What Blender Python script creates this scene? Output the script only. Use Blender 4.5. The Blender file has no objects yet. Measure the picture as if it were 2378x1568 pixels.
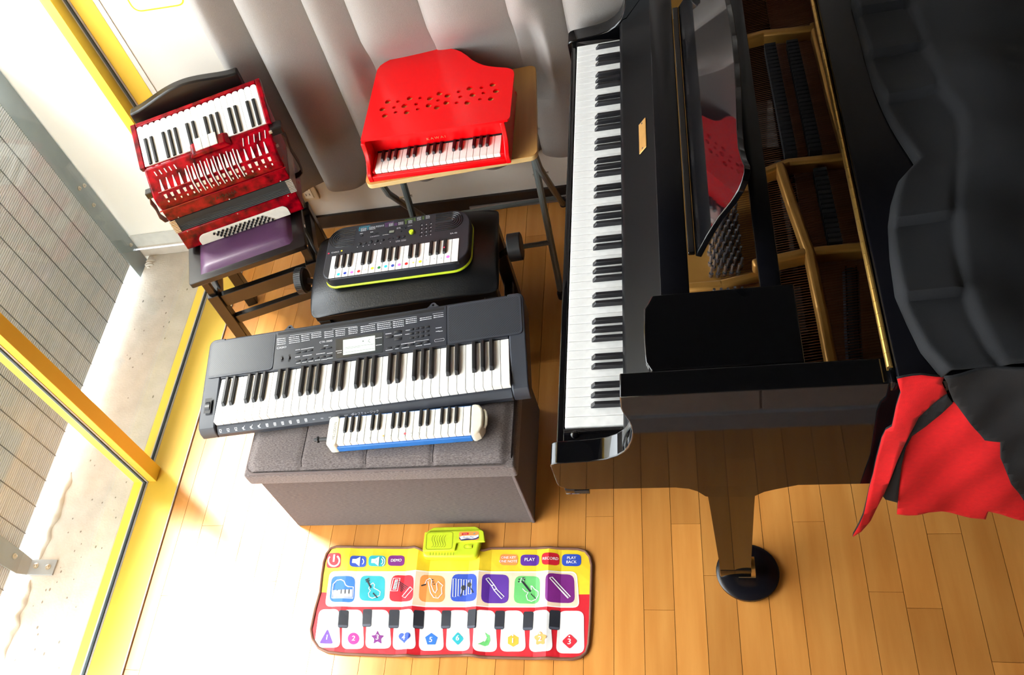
import bpy, bmesh, math, random
from mathutils import Matrix, Vector
random.seed(7)
S = bpy.context.scene
COL = S.collection
PI = math.pi
R = math.radians

# ------------------------------------------------------------------ camera
CAM_H = 2.385
FPX, PCX, PCY = 2145.344, 932.37, 786.82
ROT = Matrix(((0.94628643, 0.12948999, -0.29626733),
              (-0.07208781, -0.80874233, -0.5837287),
              (-0.31519096, 0.57373182, -0.75596724)))      # world axes in camera (x right, y down, z forward)
cam = bpy.data.cameras.new('camera')
camo = bpy.data.objects.new('camera', cam)
COL.objects.link(camo)
rt = ROT.transposed()
mw = Matrix.Identity(4)
for i in range(3):
    mw[i][0] = rt[i][0]
    mw[i][1] = -rt[i][1]
    mw[i][2] = -rt[i][2]
mw[2][3] = CAM_H
camo.matrix_world = mw
cam.sensor_fit = 'HORIZONTAL'
cam.sensor_width = 36.0
cam.lens = 36.0 * FPX / 2378.0
cam.shift_x = (1189.0 - PCX) / 2378.0
cam.shift_y = (PCY - 784.0) / 2378.0
cam.clip_start = 0.02
S.camera = camo

# ------------------------------------------------------------------ light
S.view_settings.view_transform = 'Standard'
S.view_settings.look = 'None'
S.view_settings.gamma = 1.0
S.view_settings.use_curve_mapping = False
S.view_settings.exposure = 0.95
world = bpy.data.worlds.new('sky')
S.world = world
world.use_nodes = True
bg = world.node_tree.nodes['Background']
bg.inputs['Color'].default_value = (0.92, 0.96, 1.0, 1)
bg.inputs['Strength'].default_value = 7.0
SUN_EL, SUN_AZ = 60.0, 30.0
sun = bpy.data.lights.new('sun', 'SUN')
sun.energy = 8.0
sun.angle = R(11)
sun.color = (1.0, 0.96, 0.88)
suno = bpy.data.objects.new('sun', sun)
COL.objects.link(suno)
sd = Vector((math.cos(R(SUN_EL)) * math.cos(R(SUN_AZ)), -math.cos(R(SUN_EL)) * math.sin(R(SUN_AZ)), -math.sin(R(SUN_EL))))
suno.rotation_euler = sd.to_track_quat('-Z', 'Y').to_euler()
suno.location = (-6, 5, 8)

# ------------------------------------------------------------------ pixel -> place
def ray(px, py):
    d = Vector(((px - PCX) / FPX, (py - PCY) / FPX, 1.0))
    return rt @ d
CP = Vector((0, 0, CAM_H))
def at(px, py, z=0.0):
    r = ray(px, py)
    return CP + r * ((z - CAM_H) / r.z)
def aty(px, py, y):
    r = ray(px, py)
    return CP + r * (y / r.y)
def crop(ox, oy, s):
    return lambda x, y: (ox + x * s, oy + y * s)

# ------------------------------------------------------------------ materials
def lin(c):
    o = []
    for v in c[:3]:
        v /= 255.0
        o.append(v / 12.92 if v <= 0.04045 else ((v + 0.055) / 1.055) ** 2.4)
    return (o[0], o[1], o[2], 1.0)
MC = {}
def mat(name, c, rough=0.5, metal=0.0, c2=None, scale=(40, 40, 40), amt=0.25, bump=0.0, bscale=None, coat=0.0,
        kind='noise', spec=0.5, detail=3.0, rnd=0.0, sheen=0.0):
    """principled material with a procedural colour variation"""
    if name in MC:
        return MC[name]
    m = bpy.data.materials.new(name)
    m.use_nodes = True
    nt = m.node_tree
    N, L = nt.nodes, nt.links
    b = N['Principled BSDF']
    b.inputs['Roughness'].default_value = rough
    b.inputs['Metallic'].default_value = metal
    b.inputs['Specular IOR Level'].default_value = spec
    b.inputs['Coat Weight'].default_value = coat
    b.inputs['Coat Roughness'].default_value = 0.03
    b.inputs['Sheen Weight'].default_value = sheen
    if c2 is None:
        c2 = tuple(max(0, v * 0.93) for v in c)
    tc = N.new('ShaderNodeTexCoord')
    mp = N.new('ShaderNodeMapping')
    mp.inputs['Scale'].default_value = scale
    L.new(tc.outputs['Object'], mp.inputs['Vector'])
    if kind == 'voronoi':
        t = N.new('ShaderNodeTexVoronoi')
        t.inputs['Scale'].default_value = 1.0
        fac = t.outputs['Distance']
    else:
        t = N.new('ShaderNodeTexNoise')
        t.inputs['Scale'].default_value = 1.0
        t.inputs['Detail'].default_value = detail
        fac = t.outputs['Fac']
    L.new(mp.outputs['Vector'], t.inputs['Vector'])
    cr = N.new('ShaderNodeValToRGB')
    cr.color_ramp.elements[0].position = 0.5 - amt
    cr.color_ramp.elements[1].position = 0.5 + amt
    cr.color_ramp.elements[0].color = lin(c2)
    cr.color_ramp.elements[1].color = lin(c)
    L.new(fac, cr.inputs['Fac'])
    out = cr.outputs['Color']
    if rnd > 0:
        oi = N.new('ShaderNodeObjectInfo')
        hs = N.new('ShaderNodeHueSaturation')
        mr = N.new('ShaderNodeMapRange')
        mr.inputs['To Min'].default_value = 1 - rnd
        mr.inputs['To Max'].default_value = 1 + rnd
        L.new(oi.outputs['Random'], mr.inputs['Value'])
        L.new(mr.outputs['Result'], hs.inputs['Value'])
        L.new(out, hs.inputs['Color'])
        out = hs.outputs['Color']
    L.new(out, b.inputs['Base Color'])
    if bump > 0:
        bp = N.new('ShaderNodeBump')
        bp.inputs['Strength'].default_value = bump
        bp.inputs['Distance'].default_value = 0.002
        if bscale:
            mp2 = N.new('ShaderNodeMapping')
            mp2.inputs['Scale'].default_value = bscale
            L.new(tc.outputs['Object'], mp2.inputs['Vector'])
            t2 = N.new('ShaderNodeTexNoise')
            t2.inputs['Scale'].default_value = 1.0
            L.new(mp2.outputs['Vector'], t2.inputs['Vector'])
            L.new(t2.outputs['Fac'], bp.inputs['Height'])
        else:
            L.new(fac, bp.inputs['Height'])
        L.new(bp.outputs['Normal'], b.inputs['Normal'])
    MC[name] = m
    return m

def dotmat(name, c, hole, pitch, rough=0.5, thr=0.25, skew=0.0):
    """perforated grille: a fine lattice of dark holes"""
    m = mat(name, c, rough, amt=0.4)
    nt = m.node_tree
    N, L = nt.nodes, nt.links
    b = N['Principled BSDF']
    src = b.inputs['Base Color'].links[0].from_socket
    tc = N.new('ShaderNodeTexCoord')
    sp = N.new('ShaderNodeSeparateXYZ')
    L.new(tc.outputs['Object'], sp.inputs[0])
    def op(o, a, bb=None):
        n = N.new('ShaderNodeMath')
        n.operation = o
        for i, v in enumerate((a, bb)):
            if v is None:
                continue
            if isinstance(v, (int, float)):
                n.inputs[i].default_value = v
            else:
                L.new(v, n.inputs[i])
        return n.outputs[0]
    k = 2 * PI / pitch
    u = op('MULTIPLY', op('ADD', sp.outputs['X'], sp.outputs['Y']), k * 0.7071)
    v = op('MULTIPLY', op('SUBTRACT', sp.outputs['X'], sp.outputs['Y']), k * 0.7071)
    w = op('MULTIPLY', op('ADD', op('SINE', u), op('SINE', v)), 0.5)
    g = op('GREATER_THAN', w, thr)
    mx = N.new('ShaderNodeMix')
    mx.data_type = 'RGBA'
    L.new(g, mx.inputs[0])
    L.new(src, mx.inputs[6])
    mx.inputs[7].default_value = lin(hole)
    L.new(mx.outputs[2], b.inputs['Base Color'])
    return m

# ------------------------------------------------------------------ mesh builder
def Fm(x, y, z, yaw=0.0):
    return Matrix.Translation((x, y, z)) @ Matrix.Rotation(R(yaw), 4, 'Z')
def axes(o, x, y, z=None):
    """matrix from an origin and two axis vectors"""
    x = Vector(x).normalized()
    y = Vector(y).normalized()
    z = x.cross(y).normalized()
    m = Matrix.Identity(4)
    for i in range(3):
        m[i][0], m[i][1], m[i][2], m[i][3] = x[i], y[i], z[i], o[i]
    return m
ROOTM = {}
class MB:
    def __init__(self):
        self.v, self.f, self.m = [], [], []
    def add(self, vs, fs, mi=0, M=None):
        n = len(self.v)
        if M is not None:
            vs = [M @ Vector(p) for p in vs]
        self.v.extend([tuple(p) for p in vs])
        self.f.extend([tuple(i + n for i in f) for f in fs])
        self.m.extend([mi] * len(fs))
        return self
    def box(self, x0, x1, y0, y1, z0, z1, mi=0, M=None):
        vs = [(x0, y0, z0), (x1, y0, z0), (x1, y1, z0), (x0, y1, z0), (x0, y0, z1), (x1, y0, z1), (x1, y1, z1), (x0, y1, z1)]
        return self.add(vs, [(0, 3, 2, 1), (4, 5, 6, 7), (0, 1, 5, 4), (1, 2, 6, 5), (2, 3, 7, 6), (3, 0, 4, 7)], mi, M)
    def rbox(self, x0, x1, y0, y1, z0, z1, r=0.003, seg=2, mi=0, M=None):
        bm = bmesh.new()
        bmesh.ops.create_cube(bm, size=1.0)
        for v in bm.verts:
            v.co = Vector(((x0 + x1) / 2 + v.co.x * (x1 - x0), (y0 + y1) / 2 + v.co.y * (y1 - y0), (z0 + z1) / 2 + v.co.z * (z1 - z0)))
        r = min(r, 0.49 * min(x1 - x0, y1 - y0, z1 - z0))
        bmesh.ops.bevel(bm, geom=bm.edges[:], offset=r, segments=seg, profile=0.5, affect='EDGES')
        return self.bm(bm, mi, M)
    def bm(self, bm, mi=0, M=None):
        bm.verts.index_update()
        self.add([v.co.copy() for v in bm.verts], [[v.index for v in f.verts] for f in bm.faces], mi, M)
        bm.free()
        return self
    def prism(self, poly, z0, z1, mi=0, M=None):
        n = len(poly)
        a = sum(poly[i][0] * poly[(i + 1) % n][1] - poly[(i + 1) % n][0] * poly[i][1] for i in range(n))
        if a < 0:
            poly = poly[::-1]
        vs = [(p[0], p[1], z0) for p in poly] + [(p[0], p[1], z1) for p in poly]
        fs = [tuple(range(n - 1, -1, -1)), tuple(range(n, 2 * n))]
        fs += [(i, (i + 1) % n, n + (i + 1) % n, n + i) for i in range(n)]
        return self.add(vs, fs, mi, M)
    def flat(self, poly, z=0.0, mi=0, M=None):
        n = len(poly)
        a = sum(poly[i][0] * poly[(i + 1) % n][1] - poly[(i + 1) % n][0] * poly[i][1] for i in range(n))
        if a < 0:
            poly = poly[::-1]
        return self.add([(p[0], p[1], z) for p in poly], [tuple(range(n))], mi, M)
    def ribbon(self, pts, w, z=0.0, mi=0, M=None, closed=False):
        """flat line of width w through 2d points"""
        n = len(pts)
        P = [Vector((p[0], p[1])) for p in pts]
        vs, fs = [], []
        for i in range(n):
            a = P[i - 1] if (i > 0 or closed) else P[i]
            b = P[(i + 1) % n] if (i < n - 1 or closed) else P[i]
            t = (b - a)
            if t.length < 1e-9:
                t = Vector((1, 0))
            t.normalize()
            q = Vector((-t.y, t.x)) * (w / 2)
            vs += [(P[i].x + q.x, P[i].y + q.y, z), (P[i].x - q.x, P[i].y - q.y, z)]
        for i in range(n if closed else n - 1):
            j = (i + 1) % n
            fs.append((2 * i, 2 * i + 1, 2 * j + 1, 2 * j))
        return self.add(vs, fs, mi, M)
    def tube(self, pts, r, n=10, mi=0, M=None, closed=False):
        P = [Vector(p) for p in pts]
        k = len(P)
        rr = r if isinstance(r, (list, tuple)) else [r] * k
        vs, fs = [], []
        up = None
        for i in range(k):
            a = P[i - 1] if (i > 0 or closed) else P[i]
            b = P[(i + 1) % k] if (i < k - 1 or closed) else P[i]
            t = (b - a).normalized()
            if up is None:
                up = t.orthogonal().normalized()
            up = (up - t * up.dot(t))
            if up.length < 1e-6:
                up = t.orthogonal()
            up.normalize()
            s = t.cross(up)
            for j in range(n):
                an = 2 * PI * j / n
                vs.append(P[i] + (up * math.cos(an) + s * math.sin(an)) * rr[i])
        for i in range(k if closed else k - 1):
            i2 = (i + 1) % k
            for j in range(n):
                j2 = (j + 1) % n
                fs.append((i * n + j, i * n + j2, i2 * n + j2, i2 * n + j))
        if not closed:
            fs.append(tuple(range(n - 1, -1, -1)))
            fs.append(tuple((k - 1) * n + j for j in range(n)))
        return self.add(vs, fs, mi, M)
    def cyl(self, p0, p1, r0, r1=None, n=16, mi=0, M=None):
        return self.tube([p0, p1], [r0, r0 if r1 is None else r1], n, mi, M)
    def lathe(self, prof, n=24, mi=0, M=None):
        vs, fs = [], []
        k = len(prof)
        for r, z in prof:
            for j in range(n):
                a = 2 * PI * j / n
                vs.append((r * math.cos(a), r * math.sin(a), z))
        for i in range(k - 1):
            for j in range(n):
                j2 = (j + 1) % n
                fs.append((i * n + j, i * n + j2, (i + 1) * n + j2, (i + 1) * n + j))
        fs.append(tuple(range(n - 1, -1, -1)))
        fs.append(tuple((k - 1) * n + j for j in range(n)))
        return self.add(vs, fs, mi, M)
    def grid(self, fn, nu, nv, mi=0, M=None):
        vs = [fn(i / nu, j / nv) for j in range(nv + 1) for i in range(nu + 1)]
        fs = [(j * (nu + 1) + i, j * (nu + 1) + i + 1, (j + 1) * (nu + 1) + i + 1, (j + 1) * (nu + 1) + i) for j in range(nv) for i in range(nu)]
        return self.add(vs, fs, mi, M)
    def text(self, s, size, M, mi=0, align='CENTER', xs=1.0):
        vs, fs = textmesh(s, size, align)
        if xs != 1.0:
            vs = [(v[0] * xs, v[1], v[2]) for v in vs]
        return self.add(vs, fs, mi, M)
    def build(self, name, m, parent=None, world=False, smooth=35, bevel=0, bseg=2, solid=0, label=None, kind=None):
        me = bpy.data.meshes.new(name)
        vs = self.v
        if world and parent is not None:
            inv = ROOTM[rootname(parent)].inverted()
            vs = [tuple(inv @ Vector(p)) for p in vs]
        me.from_pydata(vs, [], self.f)
        ms = m if isinstance(m, (list, tuple)) else [m]
        for x in ms:
            me.materials.append(x)
        if len(ms) > 1:
            me.polygons.foreach_set('material_index', self.m)
        if smooth:
            me.polygons.foreach_set('use_smooth', [True] * len(me.polygons))
            me.set_sharp_from_angle(angle=R(smooth))
        me.update()
        o = bpy.data.objects.new(name, me)
        COL.objects.link(o)
        if parent is not None:
            o.parent = parent
        if bevel:
            md = o.modifiers.new('bevel', 'BEVEL')
            md.width = bevel
            md.segments = bseg
            md.limit_method = 'ANGLE'
            md.angle_limit = R(40)
        if label:
            o['label'] = label
        if kind:
            o['kind'] = kind
        return o
def rootname(o):
    while o.parent is not None:
        o = o.parent
    return o.name
TC = {}
def textmesh(s, size, align):
    k = (s, align)
    if k not in TC:
        cu = bpy.data.curves.new('lettering', 'FONT')
        cu.body = s
        cu.size = 1.0
        cu.align_x = align
        cu.align_y = 'CENTER'
        cu.resolution_u = 3
        ob = bpy.data.objects.new('lettering', cu)
        COL.objects.link(ob)
        dg = bpy.context.evaluated_depsgraph_get()
        ev = ob.evaluated_get(dg)
        me = ev.to_mesh()
        TC[k] = ([tuple(v.co) for v in me.vertices], [tuple(p.vertices) for p in me.polygons])
        ev.to_mesh_clear()
        bpy.data.objects.remove(ob)
        bpy.data.curves.remove(cu)
    vs, fs = TC[k]
    return [(v[0] * size, v[1] * size, 0.0) for v in vs], fs
def holed(outer, holes, z0, z1):
    """slab with holes: (verts, faces)"""
    cu = bpy.data.curves.new('slab', 'CURVE')
    cu.dimensions = '2D'
    cu.fill_mode = 'BOTH'
    for poly in [outer] + holes:
        sp = cu.splines.new('POLY')
        sp.points.add(len(poly) - 1)
        for i, p in enumerate(poly):
            sp.points[i].co = (p[0], p[1], 0, 1)
        sp.use_cyclic_u = True
    cu.extrude = (z1 - z0) / 2
    ob = bpy.data.objects.new('slab', cu)
    COL.objects.link(ob)
    dg = bpy.context.evaluated_depsgraph_get()
    ev = ob.evaluated_get(dg)
    me = ev.to_mesh()
    zc = (z0 + z1) / 2
    r = ([(v.co.x, v.co.y, v.co.z + zc) for v in me.vertices], [tuple(p.vertices) for p in me.polygons])
    ev.to_mesh_clear()
    bpy.data.objects.remove(ob)
    bpy.data.curves.remove(cu)
    return r
def rrect(x0, y0, x1, y1, r, n=5):
    o = []
    for cx, cy, a0 in ((x1 - r, y1 - r, 0), (x0 + r, y1 - r, 90), (x0 + r, y0 + r, 180), (x1 - r, y0 + r, 270)):
        for i in range(n + 1):
            a = R(a0 + 90 * i / n)
            o.append((cx + r * math.cos(a), cy + r * math.sin(a)))
    return o
def rquad(q, r, n=4):
    """rounded quadrilateral through four 2d corners"""
    o = []
    k = len(q)
    for i in range(k):
        p = Vector(q[i][:2])
        a = (Vector(q[i - 1][:2]) - p)
        b = (Vector(q[(i + 1) % k][:2]) - p)
        rr = min(r, a.length * 0.49, b.length * 0.49)
        a = p + a.normalized() * rr
        b = p + b.normalized() * rr
        for j in range(n + 1):
            t = j / n
            o.append(tuple(a * (1 - t) ** 2 + p * 2 * t * (1 - t) + b * t * t))
    return o
def circ(x, y, r, n=20, ry=None):
    ry = r if ry is None else ry
    return [(x + r * math.cos(2 * PI * i / n), y + ry * math.sin(2 * PI * i / n)) for i in range(n)]
def thing(name, label, cat, loc=(0, 0, 0), yaw=0.0, group=None):
    o = bpy.data.objects.new(name, None)
    COL.objects.link(o)
    o.location = loc
    o.rotation_euler = (0, 0, R(yaw))
    o.empty_display_size = 0.05
    ROOTM[o.name] = Fm(loc[0], loc[1], loc[2], yaw)
    o['label'] = label
    o['category'] = cat
    if group:
        o['group'] = group
    return o
def tag(o, label, cat):
    o['label'] = label
    o['category'] = cat
    return o
def struct(o):
    o['kind'] = 'structure'
    ROOTM[o.name] = Matrix.Identity(4)
    return o
def copy_part(src, name, loc, parent):
    o = src.copy()
    o.name = name
    o.location = loc
    o.parent = parent
    COL.objects.link(o)
    return o
def sm(a, b, x):
    t = min(1, max(0, (x - a) / (b - a)))
    return t * t * (3 - 2 * t)

# ================================================================== SETTING
YW = 2.39                      # room face of the back wall
M_WALL = mat('wall_paint', (226, 218, 206), 0.7, c2=(220, 212, 199), scale=(6, 6, 6), bump=0.15, bscale=(300, 300, 300))
M_CEIL = mat('ceiling_dark', (40, 38, 36), 0.8)
M_WALLD = mat('wall_dark_panel', (112, 98, 84), 0.7)
M_WOOD = mat('maple_board', (226, 160, 82), 0.27, c2=(198, 126, 54), scale=(26, 2.6, 26), amt=0.32, rnd=0.13, detail=5, spec=0.6)
M_JOINT = mat('floor_underlay', (70, 38, 18), 0.9)
M_YEL = mat('yellow_enamel', (248, 208, 76), 0.42, c2=(244, 200, 66), scale=(3, 3, 3))
M_GASK = mat('gasket_grey', (196, 188, 178), 0.5)
M_GASKD = mat('gasket_dark', (62, 76, 80), 0.5)
M_CONC = mat('concrete', (196, 188, 176), 0.85, c2=(170, 163, 152), scale=(14, 14, 14), amt=0.3, bump=0.6, bscale=(120, 120, 120), detail=8)
M_PIT = mat('concrete_pit', (120, 116, 108), 0.9)
M_EXT = mat('exterior_render', (246, 245, 240), 0.8, c2=(240, 239, 233), scale=(5, 5, 5))
M_BAND = mat('flashing_grey', (206, 208, 204), 0.6)
M_BASE = mat('baseboard_brown', (38, 28, 24), 0.35)
M_ALU = mat('galvanised_steel', (150, 162, 166), 0.5, 0.2, c2=(128, 140, 144), scale=(7, 7, 7), amt=0.3)
M_SLAT = mat('reed_slat', (206, 208, 208), 0.7, c2=(180, 184, 186), scale=(3, 5, 60), amt=0.35, rnd=0.06)
M_STRAP = mat('screen_strap', (100, 104, 106), 0.7)
M_BOLT = mat('bolt_steel', (205, 196, 180), 0.3, 0.8)
M_PART = mat('partition_panel', (226, 214, 204), 0.7)
M_GROUND = mat('ground_outside', (190, 186, 176), 0.9)

def glassmat():
    m = bpy.data.materials.new('window_glass')
    m.use_nodes = True
    nt = m.node_tree
    N, L = nt.nodes, nt.links
    N.remove(N['Principled BSDF'])
    tr = N.new('ShaderNodeBsdfTransparent')
    tr.inputs['Color'].default_value = (0.97, 0.985, 0.985, 1)
    gl = N.new('ShaderNodeBsdfGlossy')
    gl.inputs['Roughness'].default_value = 0.0
    lw_ = N.new('ShaderNodeLayerWeight')
    lw_.inputs['Blend'].default_value = 0.5
    pw_ = N.new('ShaderNodeMath')
    pw_.operation = 'POWER'
    pw_.inputs[1].default_value = 5.0
    L.new(lw_.outputs['Facing'], pw_.inputs[0])
    fr = N.new('ShaderNodeMath')
    fr.operation = 'MULTIPLY_ADD'                 # Schlick: 0.04 + 0.96 (1 - cos)^5
    fr.inputs[1].default_value = 0.96
    fr.inputs[2].default_value = 0.043
    L.new(pw_.outputs[0], fr.inputs[0])
    nz = N.new('ShaderNodeTexNoise')
    nz.inputs['Scale'].default_value = 1.5
    bp = N.new('ShaderNodeBump')
    bp.inputs['Strength'].default_value = 0.01
    L.new(nz.outputs['Fac'], bp.inputs['Height'])
    L.new(bp.outputs['Normal'], gl.inputs['Normal'])
    mx = N.new('ShaderNodeMixShader')
    L.new(fr.outputs[0], mx.inputs[0])
    L.new(tr.outputs[0], mx.inputs[1])
    L.new(gl.outputs[0], mx.inputs[2])
    L.new(mx.outputs[0], N['Material Output'].inputs['Surface'])
    return m
M_GLASS = glassmat()

# ---- floor: sub-floor with boards
XF0, XF1, YF0, YF1 = -1.700, 3.6, -3.0, 2.376
floor = struct(MB().box(XF0 - 0.004, XF1, YF0, YW, -0.10, -0.010).build('floor', M_JOINT, smooth=0))
PW, PX0 = 0.07574, -0.2848
joint_px = [(1402, 1200), (1590, 1217), (1525, 1417), (1875, 1212), (2145, 1413), (2195, 1240), (400, 1384), (305, 1556), (614, 1350), (519, 1519), (500, 1221)]
known = {}
for p in joint_px:
    w = at(*p)
    known.setdefault(math.floor((w.x - PX0) / PW), []).append(w.y)
rest = MB()
k = math.floor((XF0 - PX0) / PW)
nboard = 0
while PX0 + k * PW < XF1:
    x0, x1 = max(XF0, PX0 + k * PW + 0.0006), min(XF1, PX0 + (k + 1) * PW - 0.0006)
    base = known.get(k, [random.uniform(0.2, 1.1)])[0]
    ys = []
    y = base
    while y > YF0:
        ys.append(y)
        y -= 0.909
    ys = ys[::-1]
    y = base + 0.909
    while y < YF1:
        ys.append(y)
        y += 0.909
    cuts = [YF0] + [q for q in ys if YF0 + 0.02 < q < YF1 - 0.02] + [YF1]
    for a, b in zip(cuts[:-1], cuts[1:]):
        if x1 - x0 < 0.004:
            continue
        if b > 0.30 and x0 < 1.35 and nboard < 250:
            MB().box(x0, x1, a + 0.0005, b - 0.0005, -0.010, 0.0).build('floor_board', M_WOOD, floor, smooth=0)
            nboard += 1
        else:
            rest.box(x0, x1, a + 0.0005, b - 0.0005, -0.010, 0.0)
    k += 1
rest.build('outer_boards', M_WOOD, floor, smooth=0, kind='stuff')

# ---- walls and ceiling
WX = -1.748                    # where the back wall meets the window jamb
struct(MB().box(WX, 3.6, YW, YW + 0.15, 0, 3.0).build('wall_back', M_WALL, smooth=0))
struct(MB().box(3.6, 3.7, -3.1, YW + 0.15, 0, 3.0).build('wall_right', M_WALLD, smooth=0))
struct(MB().box(-1.9, 3.7, -3.1, -3.0, 0, 3.0).build('wall_front', M_WALLD, smooth=0))
struct(MB().box(-1.9, 3.7, -3.1, YW + 0.15, 3.0, 3.1).build('ceiling', M_CEIL, smooth=0))
lw = MB()
lw.box(-1.90, -1.70, -3.0, YW + 0.15, 2.55, 3.0)
lw.box(-1.90, -1.70, -3.0, -2.6, 0, 2.55)
struct(lw.build('wall_left', M_WALL, smooth=0))
bb = MB()
bb.box(-1.41, 3.6, YW - 0.012, YW - 0.0005, 0.0, 0.062)
b0 = struct(bb.build('baseboard_back', M_BASE, smooth=0))
MB().box(-0.80, 3.6, YW - 0.020, YW - 0.012, 0.0, 0.026).build('skirting_strip', mat('strip_grey', (150, 140, 134), 0.4), b0, smooth=0, bevel=0.002)
MB().rbox(-1.428, -1.408, YW - 0.028, YW - 0.0005, 0.05, 0.62, 0.003).build('trim_1', mat('cover_white', (240, 234, 222), 0.5))
struct(bpy.data.objects['trim_1'])
# low panelled partition that the camera looks over (it shows in the piano's side)
pw = MB().box(-0.62, 3.6, 0.28, 0.352, 0.0, 0.80)
struct(pw.build('trim_2', M_PART, smooth=0, bevel=0.004))
for i, x in enumerate((-0.62, 0.12, 0.86, 1.6, 2.34, 3.08)):
    MB().box(x + 0.003, min(3.6, x + 0.737), 0.352, 0.360, 0.085, 0.795).build('partition_panel', M_PART, bpy.data.objects['trim_2'], smooth=0, bevel=0.002)
MB().box(-0.62, 3.6, 0.352, 0.367, 0.0, 0.08).build('partition_skirting', mat('skirting_pale', (196, 198, 204), 0.5), bpy.data.objects['trim_2'], smooth=0)

struct(MB().box(WX, 3.6, YW - 0.10, YW - 0.0005, 2.36, 2.9995).build('added_dark_band', mat('reflection_dark', (34, 28, 25), 0.6), smooth=0))  # unseen dark band, added so the polished piano top reflects something dark

# ---- window
XG = -1.834
win = struct(MB().box(-1.822, -1.705, -2.6, YW, -0.10, 0.004).build('window_1', M_YEL, smooth=0, bevel=0.001))
MB().box(-1.7045, -1.7005, -2.6, YW, -0.05, 0.006).build('sill_edging', M_GASK, win, smooth=0)
MB().box(-1.880, -1.846, -2.6, YW, -0.10, 0.002).build('outer_sill', M_YEL, win, smooth=0)
gk = MB()
gk.box(-1.846, -1.822, -2.6, YW, -0.05, 0.0045, 0)
gk.box(-1.8385, -1.8295, -2.6, YW, 0.0045, 0.008, 1)
gk.build('sill_gasket', [M_GASK, M_GASKD], win, smooth=0)
# jamb against the back wall
MB().box(-1.822, WX, YW - 0.004, YW + 0.14, 0.004, 2.55).build('jamb', M_YEL, win, smooth=0)
MB().box(-1.882, -1.846, 2.336, YW + 0.14, 0.002, 2.55).build('outer_jamb', M_YEL, win, smooth=0)
gj = MB()
gj.box(-1.846, -1.822, YW - 0.006, YW + 0.14, 0.004, 2.55, 0)
gj.box(-1.8385, -1.8295, YW - 0.010, YW, 0.004, 2.55, 1)
gj.build('jamb_gasket', [M_GASK, M_GASKD], win, smooth=0)
MB().box(WX, WX + 0.020, YW - 0.003, YW - 0.0005, 0.0, 2.55).build('jamb_bead', mat('bead_grey', (232, 226, 214), 0.6), win, smooth=0)
for y in (1.311, -0.05, -1.40):
    y0, y1 = y - 0.026, y + 0.026
    MB().box(-1.822, -1.790, y0, y1, 0.004, 2.55).build('mullion', M_YEL, win, smooth=0, bevel=0.0012)
    MB().box(-1.880, -1.846, y0, y1, 0.002, 2.55).build('outer_mullion', M_YEL, win, smooth=0)
    g = MB()
    g.box(-1.846, -1.822, y0 - 0.002, y1 + 0.002, 0.004, 2.55, 0)
    g.box(-1.8385, -1.8295, y0 - 0.006, y0 - 0.002, 0.006, 2.55, 1)
    g.box(-1.8385, -1.8295, y1 + 0.002, y1 + 0.006, 0.006, 2.55, 1)
    g.build('mullion_gasket', [M_GASK, M_GASKD], win, smooth=0)
MB().box(-1.880, -1.74, -2.6, YW, 2.50, 2.55).build('head_rail', M_YEL, win, smooth=0)
for a, b in ((1.339, YW - 0.008), (-0.022, 1.283), (-1.372, -0.078), (-2.6, -1.428)):
    MB().box(XG - 0.003, XG + 0.003, a, b, 0.008, 2.50).build('glass_pane', M_GLASS, win, smooth=0)

# ---- outside
struct(MB().box(-2.52, -1.90, -3.0, 2.53, 2.70, 2.86).build('sun_cutoff_slab', mat('sun_cutoff_paint', (226, 222, 212), 0.8), smooth=0))  # unseen slab, added to end the sun patch on the floor
XE = -2.178                    # edge of the concrete ledge
led = struct(MB().box(XE, -1.881, -2.6, 2.345, -0.25, -0.001).build('floor_ledge', M_CONC, smooth=0, bevel=0.006))
ew = struct(MB().box(-2.40, -1.881, 2.345, 2.53, -1.5, 3.2).build('wall_outside', M_EXT, smooth=0))
eb = MB()
eb.box(-2.40, -1.884, 2.338, 2.345, 0.063, 0.125, 0)
eb.box(-2.40, -1.884, 2.341, 2.345, -0.001, 0.063, 1)
eb.build('wall_flashing', [M_BAND, M_CONC], ew, smooth=0)
pits = MB()
rp = random.Random(3)
for i in range(70):
    x, y, r = rp.uniform(-2.12, -1.9), rp.uniform(0.35, 2.2), rp.uniform(0.001, 0.0038)
    pits.flat(circ(x, y, r, 7, r * rp.uniform(1, 2)), -0.0004)
pits.build('concrete_pits', M_PIT, led, smooth=0, kind='stuff')
# rough mortar left along the ledge edge
for i, (y0, y1) in enumerate(((1.00, 1.34), (0.66, 0.945), (2.27, 2.335))):
    n = 18
    def fn(u, v, y0=y0, y1=y1, i=i):
        y = y0 + (y1 - y0) * u
        e = math.sin(PI * u) ** 0.4
        w = 0.012 + 0.012 * math.sin(9 * u + i) ** 2
        a = PI * v
        return (XE + 0.022 + w * math.cos(a) * e + 0.003 * math.sin(31 * u), y, -0.003 + (0.008 + 0.006 * math.sin(17 * u + 2 * i) ** 2) * math.sin(a) * e)
    MB().grid(fn, 40, 8).build('mortar_lump', M_CONC, led, smooth=60)

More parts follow.
